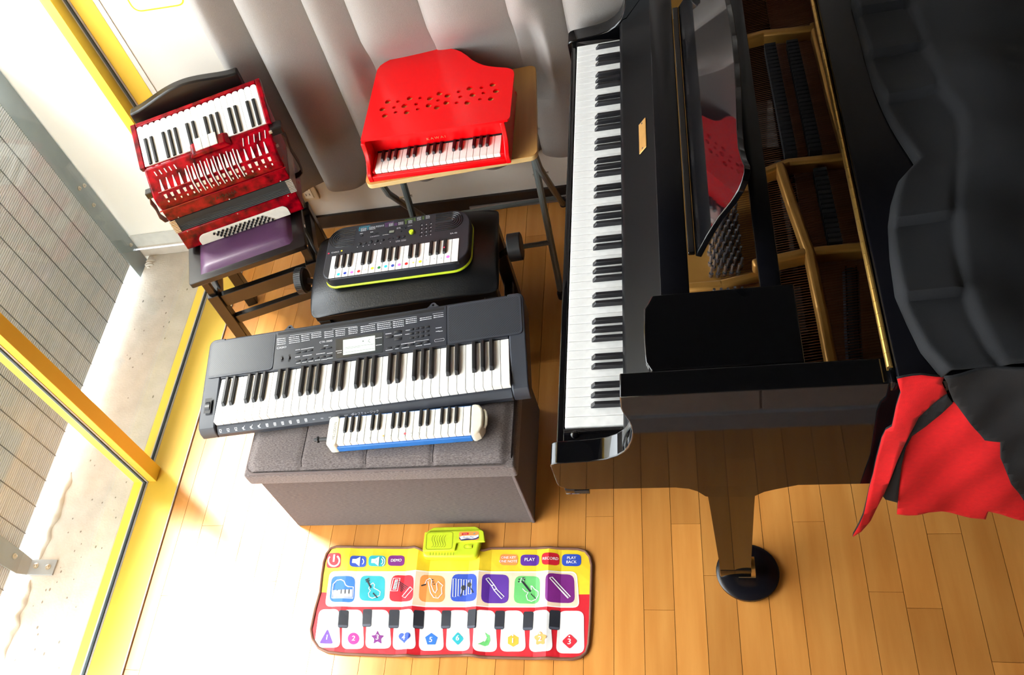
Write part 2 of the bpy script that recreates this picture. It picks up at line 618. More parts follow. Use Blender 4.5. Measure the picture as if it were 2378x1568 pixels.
scr = thing('louver_screen', 'grey slatted screen with steel post outside the window, beyond the concrete ledge', 'screen', (-2.2, 1.5, 0.0))
SY = [2.245 - 0.0975 * i for i in range(17)]
zt = 1.0
nsl = 104
sl = None
for i in range(nsl):
    z = 0.060 + 0.009 * i
    if sl is None:
        m = MB()
        m.tube([(0, SY[-1] - 1.5, 0), (0, SY[0] - 1.5, 0)], 0.0041, 8)
        sl = m.build('slat', M_SLAT, scr)
        sl.location = (0, 0, z)
    else:
        copy_part(sl, 'slat', (0, 0, z), scr)
st = None
for y in SY[1:]:
    if st is None:
        st = MB().box(0.0035, 0.0050, -0.0016, 0.0016, 0.055, zt).build('strap', M_STRAP, scr, smooth=0)
        st.location = (0, y - 1.5, 0)
    else:
        copy_part(st, 'strap', (0, y - 1.5, 0), scr)
MB().box(-0.02, 0.006, 2.243 - 1.5, 2.340 - 1.5, -0.30, zt + 0.02).build('post', M_ALU, scr, smooth=0, bevel=0.002)
MB().box(-0.012, 0.010, -1.6, 2.243 - 1.5, zt - 0.002, zt + 0.018).build('top_rail', M_ALU, scr, smooth=0)
# backing rail behind the slats so that no light leaks between them
MB().box(-0.008, -0.005, SY[-1] - 1.5, SY[0] - 1.5, 0.056, zt).build('backing', mat('screen_backing', (96, 96, 94), 0.9), scr, smooth=0)
bt = None
for y, z in ((2.285, 0.455), (2.315, 0.44), (2.29, 0.36), (2.315, 0.10)):
    q = MB().lathe([(0.0085, 0), (0.0085, 0.003), (0.005, 0.004), (0.005, 0.008), (0.002, 0.010)], 10, M=Matrix.Translation((0.006, y - 1.5, z)) @ Matrix.Rotation(R(90), 4, 'Y'))
    q.build('bolt', M_BOLT, scr)
br = thing('steel_bracket', 'bent steel bracket bolted to the concrete ledge outside the window', 'bracket', (-2.12, 0.98, 0.0))
b = MB()
b.box(-0.055, 0.045, -0.026, 0.026, 0.0, 0.006)
b.add([(-0.055, -0.026, 0.0), (-0.055, 0.026, 0.0), (-0.055, 0.026, 0.006), (-0.055, -0.026, 0.006), (-0.072, -0.036, 0.035), (-0.072, 0.036, 0.035), (-0.068, 0.036, 0.04), (-0.068, -0.036, 0.04),
       (-0.074, -0.042, 0.26), (-0.074, 0.042, 0.26), (-0.068, 0.042, 0.26), (-0.068, -0.042, 0.26)],
      [(0, 1, 5, 4), (3, 7, 6, 2), (0, 4, 7, 3), (1, 2, 6, 5), (4, 5, 9, 8), (7, 11, 10, 6), (4, 8, 11, 7), (5, 6, 10, 9), (8, 9, 10, 11)])
b.build('plate', M_ALU, br, smooth=0)
for M in (Matrix.Translation((0.020, 0.0, 0.006)), Matrix.Translation((-0.030, 0.004, 0.006)), Matrix.Translation((-0.0675, 0.008, 0.075)) @ Matrix.Rotation(R(90), 4, 'Y')):
    MB().lathe([(0.010, 0), (0.010, 0.002), (0.0055, 0.003), (0.0055, 0.008), (0.002, 0.0095)], 10, M=M).build('bolt', M_BOLT, br)
struct(MB().box(-40, -2.5, -40, 40, -3.2, -3.0).build('floor_outside', M_GROUND, smooth=0))

# ================================================================== KEYBOARDS (shared)
M_KW = mat('white_key_plastic', (244, 242, 238), 0.3, c2=(238, 235, 229), scale=(20, 20, 20), spec=0.5)
M_KB = mat('black_key_plastic', (24, 24, 27), 0.38, spec=0.5)
B32 = [1, 2, 3, 5, 6, 8, 9, 10, 12, 13, 15, 16, 17]
def keyboard(root, x0, pitch, n, blacks, y0, y1, zt, wh, by0, bw, bh, M=None, mw=None, mb=None, lip=0.0, gap=0.0005, by1=None, slope=0.006, rnd=0.0):
    mw = mw or M_KW
    mb = mb or M_KB
    by1 = y1 if by1 is None else by1
    M = M or Matrix.Identity(4)
    w = MB()
    if rnd > 0:                        # accordion key: rounded free end at y1
        pl = [(gap, y0), (pitch - gap, y0), (pitch - gap, y1 - rnd)] + [(pitch / 2 + (pitch / 2 - gap) * math.cos(R(a)), y1 - rnd + rnd * math.sin(R(a))) for a in range(15, 180, 15)] + [(gap, y1 - rnd)]
        w.prism(pl, zt - wh, zt)
    else:
        w.rbox(gap, pitch - gap, y0, y1, zt - wh, zt, 0.0009, 1)
        if lip:
            w.box(gap, pitch - gap, y0 - lip, y0 + 0.004, zt - 0.0035, zt - 0.0004)
    wk = None
    keys = []
    for i in range(n):
        if wk is None:
            wk = w.build('white_key', mw, root, smooth=30)
            o = wk
        else:
            o = wk.copy()
            COL.objects.link(o)
        o.matrix_local = M @ Matrix.Translation((x0 + i * pitch, 0, 0))
        keys.append(o)
    b = MB()
    h = bw / 2
    t = bw * 0.36
    ya, yb = (by0, by1)
    s = slope if by0 < by1 else -slope
    z0, z1 = zt - 0.001, zt + bh
    vs = [(-h, ya, z0), (h, ya, z0), (h, yb, z0), (-h, yb, z0), (-t, ya + s, z1), (t, ya + s, z1), (t, yb, z1), (-t, yb, z1)]
    fs = [(0, 3, 2, 1), (4, 5, 6, 7), (0, 1, 5, 4), (1, 2, 6, 5), (2, 3, 7, 6), (3, 0, 4, 7)]
    if by0 > by1:
        fs = [f[::-1] for f in fs]
    b.add(vs, fs)
    bk = None
    bl = []
    for i in blacks:
        if bk is None:
            bk = b.build('black_key', mb, root, smooth=30, bevel=min(0.0014, bw * 0.12), bseg=2)
            o = bk
        else:
            o = bk.copy()
            COL.objects.link(o)
        o.matrix_local = M @ Matrix.Translation((x0 + i * pitch, 0, 0))
        bl.append(o)
    return keys, bl

# ================================================================== STORAGE OTTOMAN
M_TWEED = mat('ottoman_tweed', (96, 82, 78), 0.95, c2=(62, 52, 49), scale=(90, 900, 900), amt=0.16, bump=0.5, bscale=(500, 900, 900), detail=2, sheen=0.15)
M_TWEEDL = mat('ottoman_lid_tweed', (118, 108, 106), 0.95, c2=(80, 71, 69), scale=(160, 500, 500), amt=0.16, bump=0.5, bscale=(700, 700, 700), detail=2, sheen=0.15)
M_PIPE = mat('ottoman_piping', (104, 92, 90), 0.95)
M_SEAM = mat('seam_thread', (46, 38, 38), 0.9)
ott = thing('storage_ottoman', 'brown-grey tweed storage ottoman with padded lid, standing between window and piano', 'ottoman', (-1.234, 1.120, 0.0), 0.3)
OW, OD = 0.731, 0.375
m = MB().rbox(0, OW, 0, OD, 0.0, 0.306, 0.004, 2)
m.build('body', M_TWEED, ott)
MB().rbox(OW - 0.0075, OW + 0.002, -0.002, 0.0055, 0.002, 0.304, 0.002, 1).build('corner_piping', M_PIPE, ott)
LX0, LX1, LY0, LY1 = -0.018, OW + 0.016, -0.016, OD + 0.016
LZ0, LZ1 = 0.304, 0.374
seams = [0.158, 0.346, 0.532]
def lidtop(u, v):
    x = LX0 + 0.010 + (LX1 - LX0 - 0.020) * u
    y = LY0 + 0.010 + (LY1 - LY0 - 0.020) * v
    e = min(u, 1 - u) * (LX1 - LX0)
    f = min(v, 1 - v) * (LY1 - LY0)
    z = LZ1 - 0.012 * (1 - sm(0, 0.03, e)) - 0.012 * (1 - sm(0, 0.03, f))
    for s in seams:
        z -= 0.004 * math.exp(-((x - s) / 0.006) ** 2)
    z -= 0.004 * math.exp(-((y - 0.19) / 0.006) ** 2)
    return (x, y, z)
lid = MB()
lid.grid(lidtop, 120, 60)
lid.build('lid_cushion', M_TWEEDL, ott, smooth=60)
lb = MB()
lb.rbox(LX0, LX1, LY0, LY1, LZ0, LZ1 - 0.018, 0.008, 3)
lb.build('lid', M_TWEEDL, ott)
ring = [(LX0 + 0.012, LY0 + 0.012, LZ1 - 0.020), (LX1 - 0.012, LY0 + 0.012, LZ1 - 0.020), (LX1 - 0.012, LY1 - 0.012, LZ1 - 0.020), (LX0 + 0.012, LY1 - 0.012, LZ1 - 0.020)]
pr = rrect(LX0 + 0.006, LY0 + 0.006, LX1 - 0.006, LY1 - 0.006, 0.03, 6)
MB().tube([(p[0], p[1], LZ1 - 0.020 + 0.002 * math.sin(40 * p[0])) for p in pr], 0.004, 8, closed=True).build('lid_piping', M_PIPE, ott)
sp = MB()
for s in seams:
    pts = [(s, LY0 + 0.02 + i * (OD - 0.0) / 30) for i in range(31)]
    vs = []
    for x, y in pts:
        u = (x - LX0 - 0.010) / (LX1 - LX0 - 0.020)
        v = (y - LY0 - 0.010) / (LY1 - LY0 - 0.020)
        vs.append((x, y, lidtop(u, min(1, max(0, v)))[2] + 0.0006))
    sp.tube(vs, 0.0011, 5)
sp.build('lid_seam', M_SEAM, ott)

# ================================================================== ELECTRONIC KEYBOARD ON THE OTTOMAN
M_CTK = mat('keyboard_case', (46, 50, 59), 0.42, c2=(43, 47, 56), scale=(9, 9, 9), bump=0.25, bscale=(1500, 1500, 1500), spec=0.5)
M_CTKP = mat('keyboard_panel', (40, 44, 53), 0.38, spec=0.5)
M_GRILLE = dotmat('speaker_grille', (58, 64, 74), (14, 15, 18), 0.0040, 0.5, thr=-0.05)
M_DARK = mat('slot_black', (14, 14, 17), 0.6)
M_BTN = mat('button_black', (30, 31, 36), 0.4)
M_PRINT = mat('printed_white', (225, 228, 232), 0.5)
M_LCDF = mat('display_frame', (56, 60, 62), 0.12)
M_LCD = mat('display_grey', (214, 228, 214), 0.25, c2=(208, 222, 208))
M_LCDK = mat('display_segment', (84, 100, 90), 0.4)
ctk = thing('electronic_keyboard', 'long dark grey electronic keyboard with small display, lying on the tweed ottoman', 'keyboard', (-1.392, 1.211, 0.376), 4.9)
CF = ROOTM[ctk.name].inverted()
c3 = crop(440, 670, 0.34483)
c5 = crop(630, 690, 0.18082)
def cl(q, z=0.452):
    p = CF @ at(q[0], q[1], z)
    return (p.x, p.y)
CWD, CDP = 0.950, 0.303
yp = [(0.006, 0.0), (0.0, 0.010), (0.001, 0.022), (0.014, 0.036), (0.018, 0.038), (0.165, 0.040), (0.1655, 0.066), (0.297, 0.079), (0.303, 0.074), (0.303, 0.004), (0.298, 0.0)]
MX = Matrix(((0, 0, 1, 0), (1, 0, 0, 0), (0, 1, 0, 0), (0, 0, 0, 1)))        # (y, z, x) -> (x, y, z)
MB().prism(yp, 0.052, 0.904, M=MX).build('case', M_CTK, ctk, bevel=0.0025)
ye = [(0.006, 0.0), (0.0, 0.010), (0.002, 0.030), (0.012, 0.045), (0.030, 0.051), (0.165, 0.066), (0.303, 0.0793), (0.303, 0.0)]
def endblock(x0, x1, xo):
    """end of the case with its rear corner rounded"""
    t = MB().prism(ye, x0, x1, M=MX)
    bm = bmesh.new()
    vs = [bm.verts.new(p) for p in t.v]
    for f in t.f:
        bm.faces.new([vs[i] for i in f])
    ee = [e for e in bm.edges if all(abs(v.co.x - xo) < 1e-6 and v.co.y > 0.302 for v in e.verts)]
    bmesh.ops.bevel(bm, geom=ee, offset=0.020, segments=6, profile=0.5, affect='EDGES')
    return MB().bm(bm).build('end_block', M_CTK, ctk, bevel=0.004, bseg=3)
endblock(0.0, 0.0515, 0.0)
endblock(0.9045, CWD, CWD)
MP = axes((0, 0.1655, 0.0668), (1, 0, 0), (0, 0.1315, 0.013))                 # panel plane
for x0, x1 in ((0.008, 0.2175), (0.7355, 0.942)):
    g = MB()
    pl = rrect(x0, 0.004, x1, 0.1285, 0.012)
    g.prism(pl, 0.0, 0.0016, M=MP)
    g.build('speaker_surround', M_CTK, ctk, smooth=30)
    g = MB().flat(rrect(x0 + 0.005, 0.010, x1 - 0.005, 0.1235, 0.008), 0.0019, M=MP)
    g.build('speaker_grille', M_GRILLE, ctk, smooth=0)
MB().prism(rrect(0.2195, 0.002, 0.7335, 0.129, 0.002), -0.001, 0.0011, M=MP).build('control_panel', M_CTKP, ctk, smooth=0)
MB().flat([(0.2245, 0.117), (0.7275, 0.117), (0.7275, 0.1265), (0.2245, 0.1265)], 0.0014, M=MP).build('music_stand_slot', M_DARK, ctk, smooth=0)
for x in (0.257, 0.694):
    pl = [(-0.019, -0.004), (0.019, -0.004), (0.011, 0.004)] + [(0.0085 * math.cos(R(a)), 0.005 + 0.0085 * math.sin(R(a))) for a in range(20, 170, 20)] + [(-0.011, 0.004)]
    v, fa = holed(pl, [circ(0, 0.005, 0.0035, 12)], 0.064, 0.076)
    MB().add(v, fa, 0, Matrix.Translation((x, 0.303, 0))).build('stand_lug', M_CTK, ctk)
# display
def P2(q):
    x, y = cl(q)
    return (x, y - 0.1655)
MB().prism(rquad([P2(c3(982, 463)), P2(c3(1298, 418)), P2(c3(1302, 292)), P2(c3(985, 340))], 0.004), 0.001, 0.0019, M=MP).build('display_frame', M_LCDF, ctk, smooth=0)
dsp = MB().flat([P2(c3(1030, 442)), P2(c3(1246, 410)), P2(c3(1249, 315)), P2(c3(1034, 346))], 0.0022, M=MP).build('display', M_LCD, ctk, smooth=0)
sg = MB()
for a, b in (((1045, 395), (1243, 368)), ((1045, 425), (1243, 396)), ((1045, 402), (1150, 388))):
    sg.ribbon([P2(c3(*a)), P2(c3(*b))], 0.0009, 0.0024, M=MP)
q = P2(c3(1208, 350))
sg.ribbon([(q[0] + 0.004 * math.cos(t * 0.5) * (1 - t / 16), q[1] - 0.006 + t * 0.001) for t in range(14)], 0.0012, 0.0024, M=MP)
q = P2(c3(1168, 352))
sg.flat(circ(q[0], q[1], 0.0022, 8), 0.0024, M=MP)
sg.build('display_segments', M_LCDK, ctk, smooth=0)
# buttons
btn = None
def button(q, w, h, col=None, ht=0.003, root=ctk, mtr=None):
    x, y = P2(q)
    return MB().rbox(x - w / 2, x + w / 2, y - h / 2, y + h / 2, 0.0005, ht, 0.0012, 2, M=MP).build('button', mtr or M_BTN, root)
for q in ((728, 427), (770, 420), (812, 412), (895, 400), (938, 394), (725, 480), (768, 473), (810, 466), (852, 460), (895, 452), (938, 446),
          (1340, 392), (1392, 383), (1440, 376), (1490, 368), (1543, 362), (1593, 352)):
    button(c3(*q), 0.0155, 0.0052)
for q in ((1403, 290), (1345, 322), (1403, 335)):
    button(c3(*q), 0.021, 0.0082)
for i in range(4):
    for j in range(3):
        button(c3(1497 + 35 * i - 1.5 * j, 273 - 5.6 * i + 27 * j), 0.0105, 0.0064)
for q, hh in (((620, 468), 0.020), ((668, 462), 0.024)):
    x, y = P2(c3(*q))
    MB().flat([(x - 0.003, y - hh / 2), (x + 0.003, y - hh / 2), (x + 0.003, y + hh / 2), (x - 0.003, y + hh / 2)], 0.0015, M=MP).build('slider_slot', M_DARK, ctk, smooth=0)
    MB().rbox(x - 0.0026, x + 0.0026, y - 0.004, y + 0.005, 0.001, 0.005, 0.001, 1, M=MP).build('slider', M_BTN, ctk)
# panel printing
pt = MB()
def ptext(s, q, size, xs=1.0):
    x, y = P2(q)
    pt.text(s, size, MP @ Matrix.Translation((x, y, 0.0023)), xs=xs)
def dashes(a, b, rows, dy, seed, hd=True):
    """rows of tiny unreadable print, as the photo shows them"""
    rr = random.Random(seed)
    for r in range(rows):
        xa, ya = a[0], a[1] + dy * r
        L = b[0] - a[0]
        sl = (b[1] - a[1]) / L
        x = 0.0
        n = 0
        while x < L * 0.97:
            w = rr.uniform(6, 11) if n else 16
            w = min(w, L - x)
            pt.ribbon([P2(c3(xa + x, ya + sl * x)), P2(c3(xa + x + w, ya + sl * (x + w)))], 0.0020 if n else 0.0024, 0.0023, M=MP)
            x += w + rr.uniform(1.5, 3)
            n += 1
for a, b, rows in (((592, 345), (650, 338), 4), ((672, 335), (745, 325), 4), ((755, 322), (810, 313), 4), ((822, 312), (890, 302), 3),
                   ((910, 298), (972, 289), 4), ((985, 287), (1050, 278), 4), ((1072, 273), (1135, 264), 4),
                   ((1155, 262), (1255, 246), 4), ((1265, 244), (1360, 230), 4), ((1372, 229), (1445, 218), 4), ((1458, 215), (1532, 204), 3),
                   ((1553, 205), (1632, 193), 2), ((1645, 188), (1712, 178), 2)):
    dashes(a, b, rows, 11.5, int(a[0]))
for a, b in (((680, 322), (890, 293)), ((965, 278), (1130, 258)), ((1210, 242), (1533, 193)), ((1640, 176), (1712, 165)), ((1510, 351), (1610, 337))):
    pt.ribbon([P2(c3(*a)), P2(c3(*b))], 0.0009, 0.0023, M=MP)
for q, w in (((728, 495), 30), ((768, 489), 30), ((812, 482), 30), ((855, 475), 30), ((900, 470), 34), ((940, 462), 34), ((725, 455), 34), ((790, 445), 60), ((880, 433), 60), ((940, 430), 34),
             ((725, 411), 24), ((770, 405), 40), ((815, 397), 36), ((918, 383), 30), ((1340, 406), 46), ((1392, 397), 20), ((1450, 390), 50), ((1540, 377), 40), ((1595, 368), 40), ((1468, 362), 90),
             ((1402, 312), 50), ((1340, 303), 40), ((1468, 280), 24), ((1466, 305), 28), ((1678, 262), 40), ((1667, 285), 18), ((1688, 284), 22), ((1000, 415), 34), ((1005, 427), 26), ((1272, 330), 40), ((1270, 375), 34)):
    rr = random.Random(int(q[0] * 7 + w))
    x = -w / 2
    while x < w / 2:
        ww = rr.uniform(4, 8)
        pt.ribbon([P2(c3(q[0] + x, q[1] - 0.148 * x)), P2(c3(q[0] + x + ww, q[1] - 0.148 * (x + ww)))], 0.0019, 0.0023, M=MP)
        x += ww + 2
rr2 = [P2(c3(1648, 352)), P2(c3(1712, 342)), P2(c3(1712, 328)), P2(c3(1648, 338))]
pt.ribbon(rquad(rr2, 0.002), 0.0008, 0.0023, M=MP, closed=True)
ptext('CASIO', c3(620, 398), 0.0092, 1.15)
ptext('CTK-3500', c3(918, 357), 0.0088, 1.05)
# front strip printing
MS = axes((0, 0.0012, 0.0226), (1, 0, 0), (0, 0.013, 0.014))
def fx(q):
    p = CF @ at(q[0], q[1], 0.376 + 0.030)
    return p.x
def stext(s, q, size, y=0.0085):
    pt.text(s, size, MS @ Matrix.Translation((fx(q), y, 0.0006)))
stext('ダンスミュージック', c3(1183, 830), 0.0088)
stext('RESET', c3(1055, 848), 0.0042)
for i, (s, q) in enumerate((('FX4', (1001, 856)), ('FX3', (946, 862)), ('FX2', (893, 869)), ('FX1', (838, 877)))):
    stext(s, c3(*q), 0.0042)
x = fx(c3(1105, 842))
pt.ribbon([(x - 0.008, 0.0085), (x + 0.008, 0.0085)], 0.0008, 0.0006, M=MS)
for i in range(12):
    x = fx(c3(208 + 52.4 * i, 962 - 6.9 * i))
    T = MS @ Matrix.Translation((x, 0.0105, 0.0006))
    if i < 3:
        pt.ribbon(circ(0, 0, 0.0032, 10), 0.0012, 0, M=T, closed=True)
        pt.ribbon([(-0.004, 0.004), (-0.002, 0.002)], 0.0009, 0, M=T)
        pt.ribbon([(0.004, 0.004), (0.002, 0.002)], 0.0009, 0, M=T)
        pt.ribbon([(-0.0045, -0.002), (-0.002, -0.001)], 0.0009, 0, M=T)
    elif i < 6:
        pt.flat(circ(-0.002, -0.001, 0.0030, 10), 0, M=T)
        pt.ribbon([(-0.001, 0), (0.0045, 0.0055)], 0.0012, 0, M=T)
    else:
        pt.ribbon([(-0.0032, -0.003), (0.0032, -0.003), (0.0032, 0.003), (-0.0032, 0.003)], 0.0014, 0, M=T, closed=True)
        pt.ribbon([(-0.003, 0.0), (0.003, 0.0)], 0.0010, 0, M=T)
        pt.ribbon([(0.0, -0.003), (0.0, 0.003)], 0.0010, 0, M=T)
    pt.ribbon([(-0.003, -0.0055), (0.0035, -0.0055)], 0.0013, 0, M=T)
pt.build('panel_lettering', M_PRINT, ctk, smooth=0, kind='stuff')
# pitch wheel
wh = MB()
wh.cyl((0.020, 0.077, 0.040), (0.034, 0.077, 0.040), 0.0265, n=36)
for i in range(14):
    a = R(40 + 9 * i)
    wh.box(0.020, 0.034, -0.0008, 0.0008, 0.0262, 0.0275, M=Matrix.Translation((0, 0.077, 0.040)) @ Matrix.Rotation(a - PI / 2, 4, 'X'))
wh.build('pitch_wheel', M_BTN, ctk, smooth=30)
MB().flat([(0.0165, 0.053), (0.0375, 0.053), (0.0375, 0.101), (0.0165, 0.101)], 0, M=axes((0, 0, 0.0553 - 0.0007), (1, 0, 0), (0, 0.135, 0.015))).build('wheel_slot', M_DARK, ctk, smooth=0)
kb61 = [i for i in range(1, 36) if (i - 1) % 7 in (0, 1, 3, 4, 5)]
keyboard(ctk, 0.0535, 0.02361, 36, kb61, 0.0200, 0.1650, 0.0600, 0.020, 0.068, 0.0125, 0.0115, slope=0.008)

# ================================================================== MELODICA ON THE OTTOMAN
M_CREAM = mat('cream_plastic', (238, 230, 208), 0.35, spec=0.5)
M_BLUE = mat('blue_plastic', (46, 112, 188), 0.35)
mel = thing('melodica', 'cream and blue melodica with black mouthpiece lying at the front of the ottoman', 'melodica', (-0.985, 1.157, 0.376), 2.7)
MF = ROOTM[mel.name].inverted()
c6 = crop(710, 920, 0.18503)
def ml(q, z=0.416):
    p = MF @ at(q[0], q[1], z)
    return (p.x, p.y)
MB().rbox(0.012, 0.400, 0.003, 0.086, 0.002, 0.026, 0.004, 2).build('case', M_BLUE, mel)
MB().rbox(0.020, 0.392, 0.0, 0.0055, 0.001, 0.0235, 0.002, 1).build('front_rail', M_BLUE, mel)
MB().rbox(0.020, 0.392, 0.083, 0.0885, 0.004, 0.036, 0.002, 1).build('rear_rail', M_BLUE, mel)
MB().prism(rrect(-0.004, -0.001, 0.026, 0.0895, 0.010), 0.0, 0.040).build('end_cap', M_CREAM, mel, bevel=0.003, bseg=3)
MB().prism([(0.392, -0.001), (0.402, -0.002), (0.415, 0.004), (0.424, 0.02), (0.4255, 0.050), (0.422, 0.074), (0.412, 0.087), (0.402, 0.0895), (0.392, 0.089)], 0.0, 0.040).build('end_cap', M_CREAM, mel, bevel=0.006, bseg=4)
MB().tube([(0.4255, 0.022, 0.026), (0.430, 0.03, 0.028), (0.431, 0.05, 0.029), (0.428, 0.068, 0.029), (0.4235, 0.075, 0.028)], [0.0035, 0.004, 0.004, 0.0035, 0.003], 8).build('release_lever', M_CREAM, mel)
mp = MB()
mp.tube([(0.0, 0.034, 0.017), (-0.010, 0.034, 0.017), (-0.037, 0.034, 0.018), (-0.0375, 0.034, 0.018), (-0.041, 0.034, 0.018), (-0.0415, 0.034, 0.018), (-0.050, 0.034, 0.018)], [0.0068, 0.0065, 0.0048, 0.0092, 0.0092, 0.0048, 0.0045], 14)
mp.build('mouthpiece', M_KB, mel)
mt = MB()
mt.text('MELODION', 0.0105, Matrix.Translation((0.0165, 0.044, 0.0404)) @ Matrix.Rotation(R(90), 4, 'Z'))
mt.build('lettering', mat('print_grey', (110, 108, 104), 0.5), mel, smooth=0)
mk, mb_ = keyboard(mel, 0.0268, (0.3915 - 0.0268) / 19, 19, B32, 0.0035, 0.0835, 0.0400, 0.015, 0.034, 0.0092, 0.0062, mw=mat('melodica_key', (242, 238, 228), 0.3), slope=0.004)
M_STK = {k: mat('sticker_' + k, v, 0.5) for k, v in dict(cyan=(40, 200, 224), blue=(36, 66, 176), pink=(236, 120, 214), red=(232, 34, 28), yellow=(246, 226, 40), green=(16, 128, 62), pale=(238, 214, 120), grey=(170, 168, 160), rose=(226, 92, 96), orange=(240, 180, 70), hot=(238, 40, 84)).items()}
def sticker(keys, x0, pitch, q, col, r, z, loc, thick=0.0003):
    x, y = loc(q)
    i = min(len(keys) - 1, max(0, int((x - x0) / pitch)))
    k = keys[i]
    s = MB().prism(circ(0, 0, r, 16), 0, thick).build('sticker', M_STK[col], k, smooth=0)
    s.location = (x - x0 - i * pitch, y, z)
    return s
mpi = (0.3915 - 0.0268) / 19
for q, cl_, r in (((805, 525), 'grey', 0.0022), ((975, 500), 'orange', 0.0024), ((1068, 496), 'grey', 0.0016), ((1245, 472), 'rose', 0.0034), ((1325, 467), 'grey', 0.0018), ((1425, 462), 'grey', 0.0028)):
    sticker(mk, 0.0268, mpi, c6(*q), cl_, r, 0.0402, ml)

# ================================================================== BLACK PIANO BENCH
M_LEATH = mat('black_leather', (15, 16, 20), 0.36, c2=(11, 12, 15), scale=(30, 30, 30), bump=0.25, bscale=(260, 260, 260), spec=0.5)
M_LACQ = mat('black_lacquer_wood', (17, 14, 14), 0.32, c2=(22, 16, 14), scale=(8, 60, 60))
M_RUB = mat('knob_black', (20, 20, 22), 0.45)
ben = thing('piano_bench', 'black leather piano bench with side knobs, under the mini keyboard', 'bench', (-0.857, 1.797, 0.0), 4.0)
BW, BD = 0.585, 0.335
def cushion(u, v):
    return None
cu = bmesh.new()
bmesh.ops.create_cube(cu, size=1.0)
bmesh.ops.subdivide_edges(cu, edges=cu.edges[:], cuts=11, use_grid_fill=True)
for v in cu.verts:
    x, y, z = v.co.x * 2, v.co.y * 2, v.co.z * 2
    # rounded slab with a domed, slightly hollow top
    ex, ey = abs(x) ** 8, abs(y) ** 8
    k = max(ex, ey)
    nx = math.copysign(1 - (1 - abs(x)) , x)
    top = 0.445 - 0.030 * (abs(x) ** 5) * 0.7 - 0.034 * (abs(y) ** 4)
    bot = 0.378 + 0.010 * max(abs(x), abs(y)) ** 6
    zz = bot + (top - bot) * (z + 1) / 2
    bul = 1.0 - 0.030 * (z ** 2)
    cr = 1 - 0.02 * (abs(x) ** 6) * (abs(y) ** 6)
    v.co = Vector((x * BW / 2 * bul * cr, y * BD / 2 * (1.0 - 0.05 * z * z) * cr, zz))
c_ = MB().bm(cu).build('cushion', M_LEATH, ben, smooth=180)
sd_ = c_.modifiers.new('s', 'SUBSURF')
sd_.levels = sd_.render_levels = 1
MB().rbox(-BW / 2 + 0.012, BW / 2 - 0.012, -BD / 2 + 0.012, BD / 2 - 0.012, 0.362, 0.386, 0.003, 1).build('seat_board', M_LACQ, ben)
for s in (-1, 1):
    MB().rbox(-BW / 2 + 0.05, BW / 2 - 0.05, s * (BD / 2 - 0.034) - 0.010, s * (BD / 2 - 0.034) + 0.010, 0.27, 0.36, 0.002, 1).build('apron', M_LACQ, ben)
    MB().rbox(s * (BW / 2 - 0.034) - 0.010, s * (BW / 2 - 0.034) + 0.010, -BD / 2 + 0.03, BD / 2 - 0.03, 0.30, 0.36, 0.002, 1).build('apron', M_LACQ, ben)
    MB().rbox(s * (BW / 2 - 0.034) - 0.014, s * (BW / 2 - 0.034) + 0.014, -BD / 2 + 0.03, BD / 2 - 0.03, 0.085, 0.11, 0.002, 1).build('stretcher', M_LACQ, ben)
    for t in (-1, 1):
        MB().rbox(s * (BW / 2 - 0.034) - 0.020, s * (BW / 2 - 0.034) + 0.020, t * (BD / 2 - 0.034) - 0.020, t * (BD / 2 - 0.034) + 0.020, 0.0, 0.36, 0.003, 1).build('leg', M_LACQ, ben)
    kn = MB()
    kx = s * (BW / 2 + 0.046)
    kn.cyl((s * (BW / 2 - 0.04), -0.006, 0.345), (kx - s * 0.016, -0.006, 0.392), 0.010, n=12)
    kn.build('knob_shaft', M_RUB, ben)
    kk = MB()
    MK = Matrix.Translation((kx, -0.006, 0.396)) @ Matrix.Rotation(R(90), 4, 'Y')
    if s > 0:
        pl = rquad(circ(0, 0, 0.044, 8), 0.012, 3)
        kk.prism(pl, -0.020, 0.020, M=MK)
        kk.build('knob', M_RUB, ben, bevel=0.003)
    else:
        kk.lathe([(0.030, -0.016), (0.040, -0.013), (0.041, 0.010), (0.036, 0.016), (0.01, 0.018)], 36, M=MK)
        for i in range(36):
            a = 2 * PI * i / 36
            kk.box(0.0395, 0.0420, -0.0018, 0.0018, -0.012, 0.010, M=MK @ Matrix.Rotation(a, 4, 'Z'))
        kk.build('knob', M_RUB, ben, smooth=30)

# ================================================================== MINI KEYBOARD ON THE BENCH
M_SA = mat('mini_case', (34, 36, 43), 0.42, c2=(31, 33, 40), scale=(12, 12, 12), bump=0.2, bscale=(1400, 1400, 1400))
M_LIME = mat('lime_plastic', (196, 218, 36), 0.32)
M_RIDGE = mat('speaker_ridge', (16, 17, 20), 0.25)
sa = thing('mini_keyboard', 'small black electronic keyboard with lime green rim and coloured key stickers, on the black bench', 'keyboard', (-1.072, 1.672, 0.4455), 2.6)
SF = ROOTM[sa.name].inverted()
s5 = crop(740, 470, 0.15559)
ST = 0.0480
def sl2(q, z=0.4455 + ST):
    p = SF @ at(q[0], q[1], z)
    return (p.x, p.y)
SW, SD = 0.446, 0.208
def saplan(o):
    pl = []
    for cx, cy, r, a0 in ((SW, SD, 0.058, 0), (0, SD, 0.052, 90), (0, 0, 0.036, 180), (SW, 0, 0.052, 270)):
        sx = -1 if cx > 0 else 1
        sy = -1 if cy > 0 else 1
        x, y = cx + sx * r, cy + sy * r
        for i in range(9):
            a = R(a0 + 90 * i / 8)
            pl.append((x + (r + o) * math.cos(a), y + (r + o) * math.sin(a)))
    return pl
MB().prism(saplan(0.0), 0.013, ST).build('case', M_SA, sa, bevel=0.004, bseg=3)
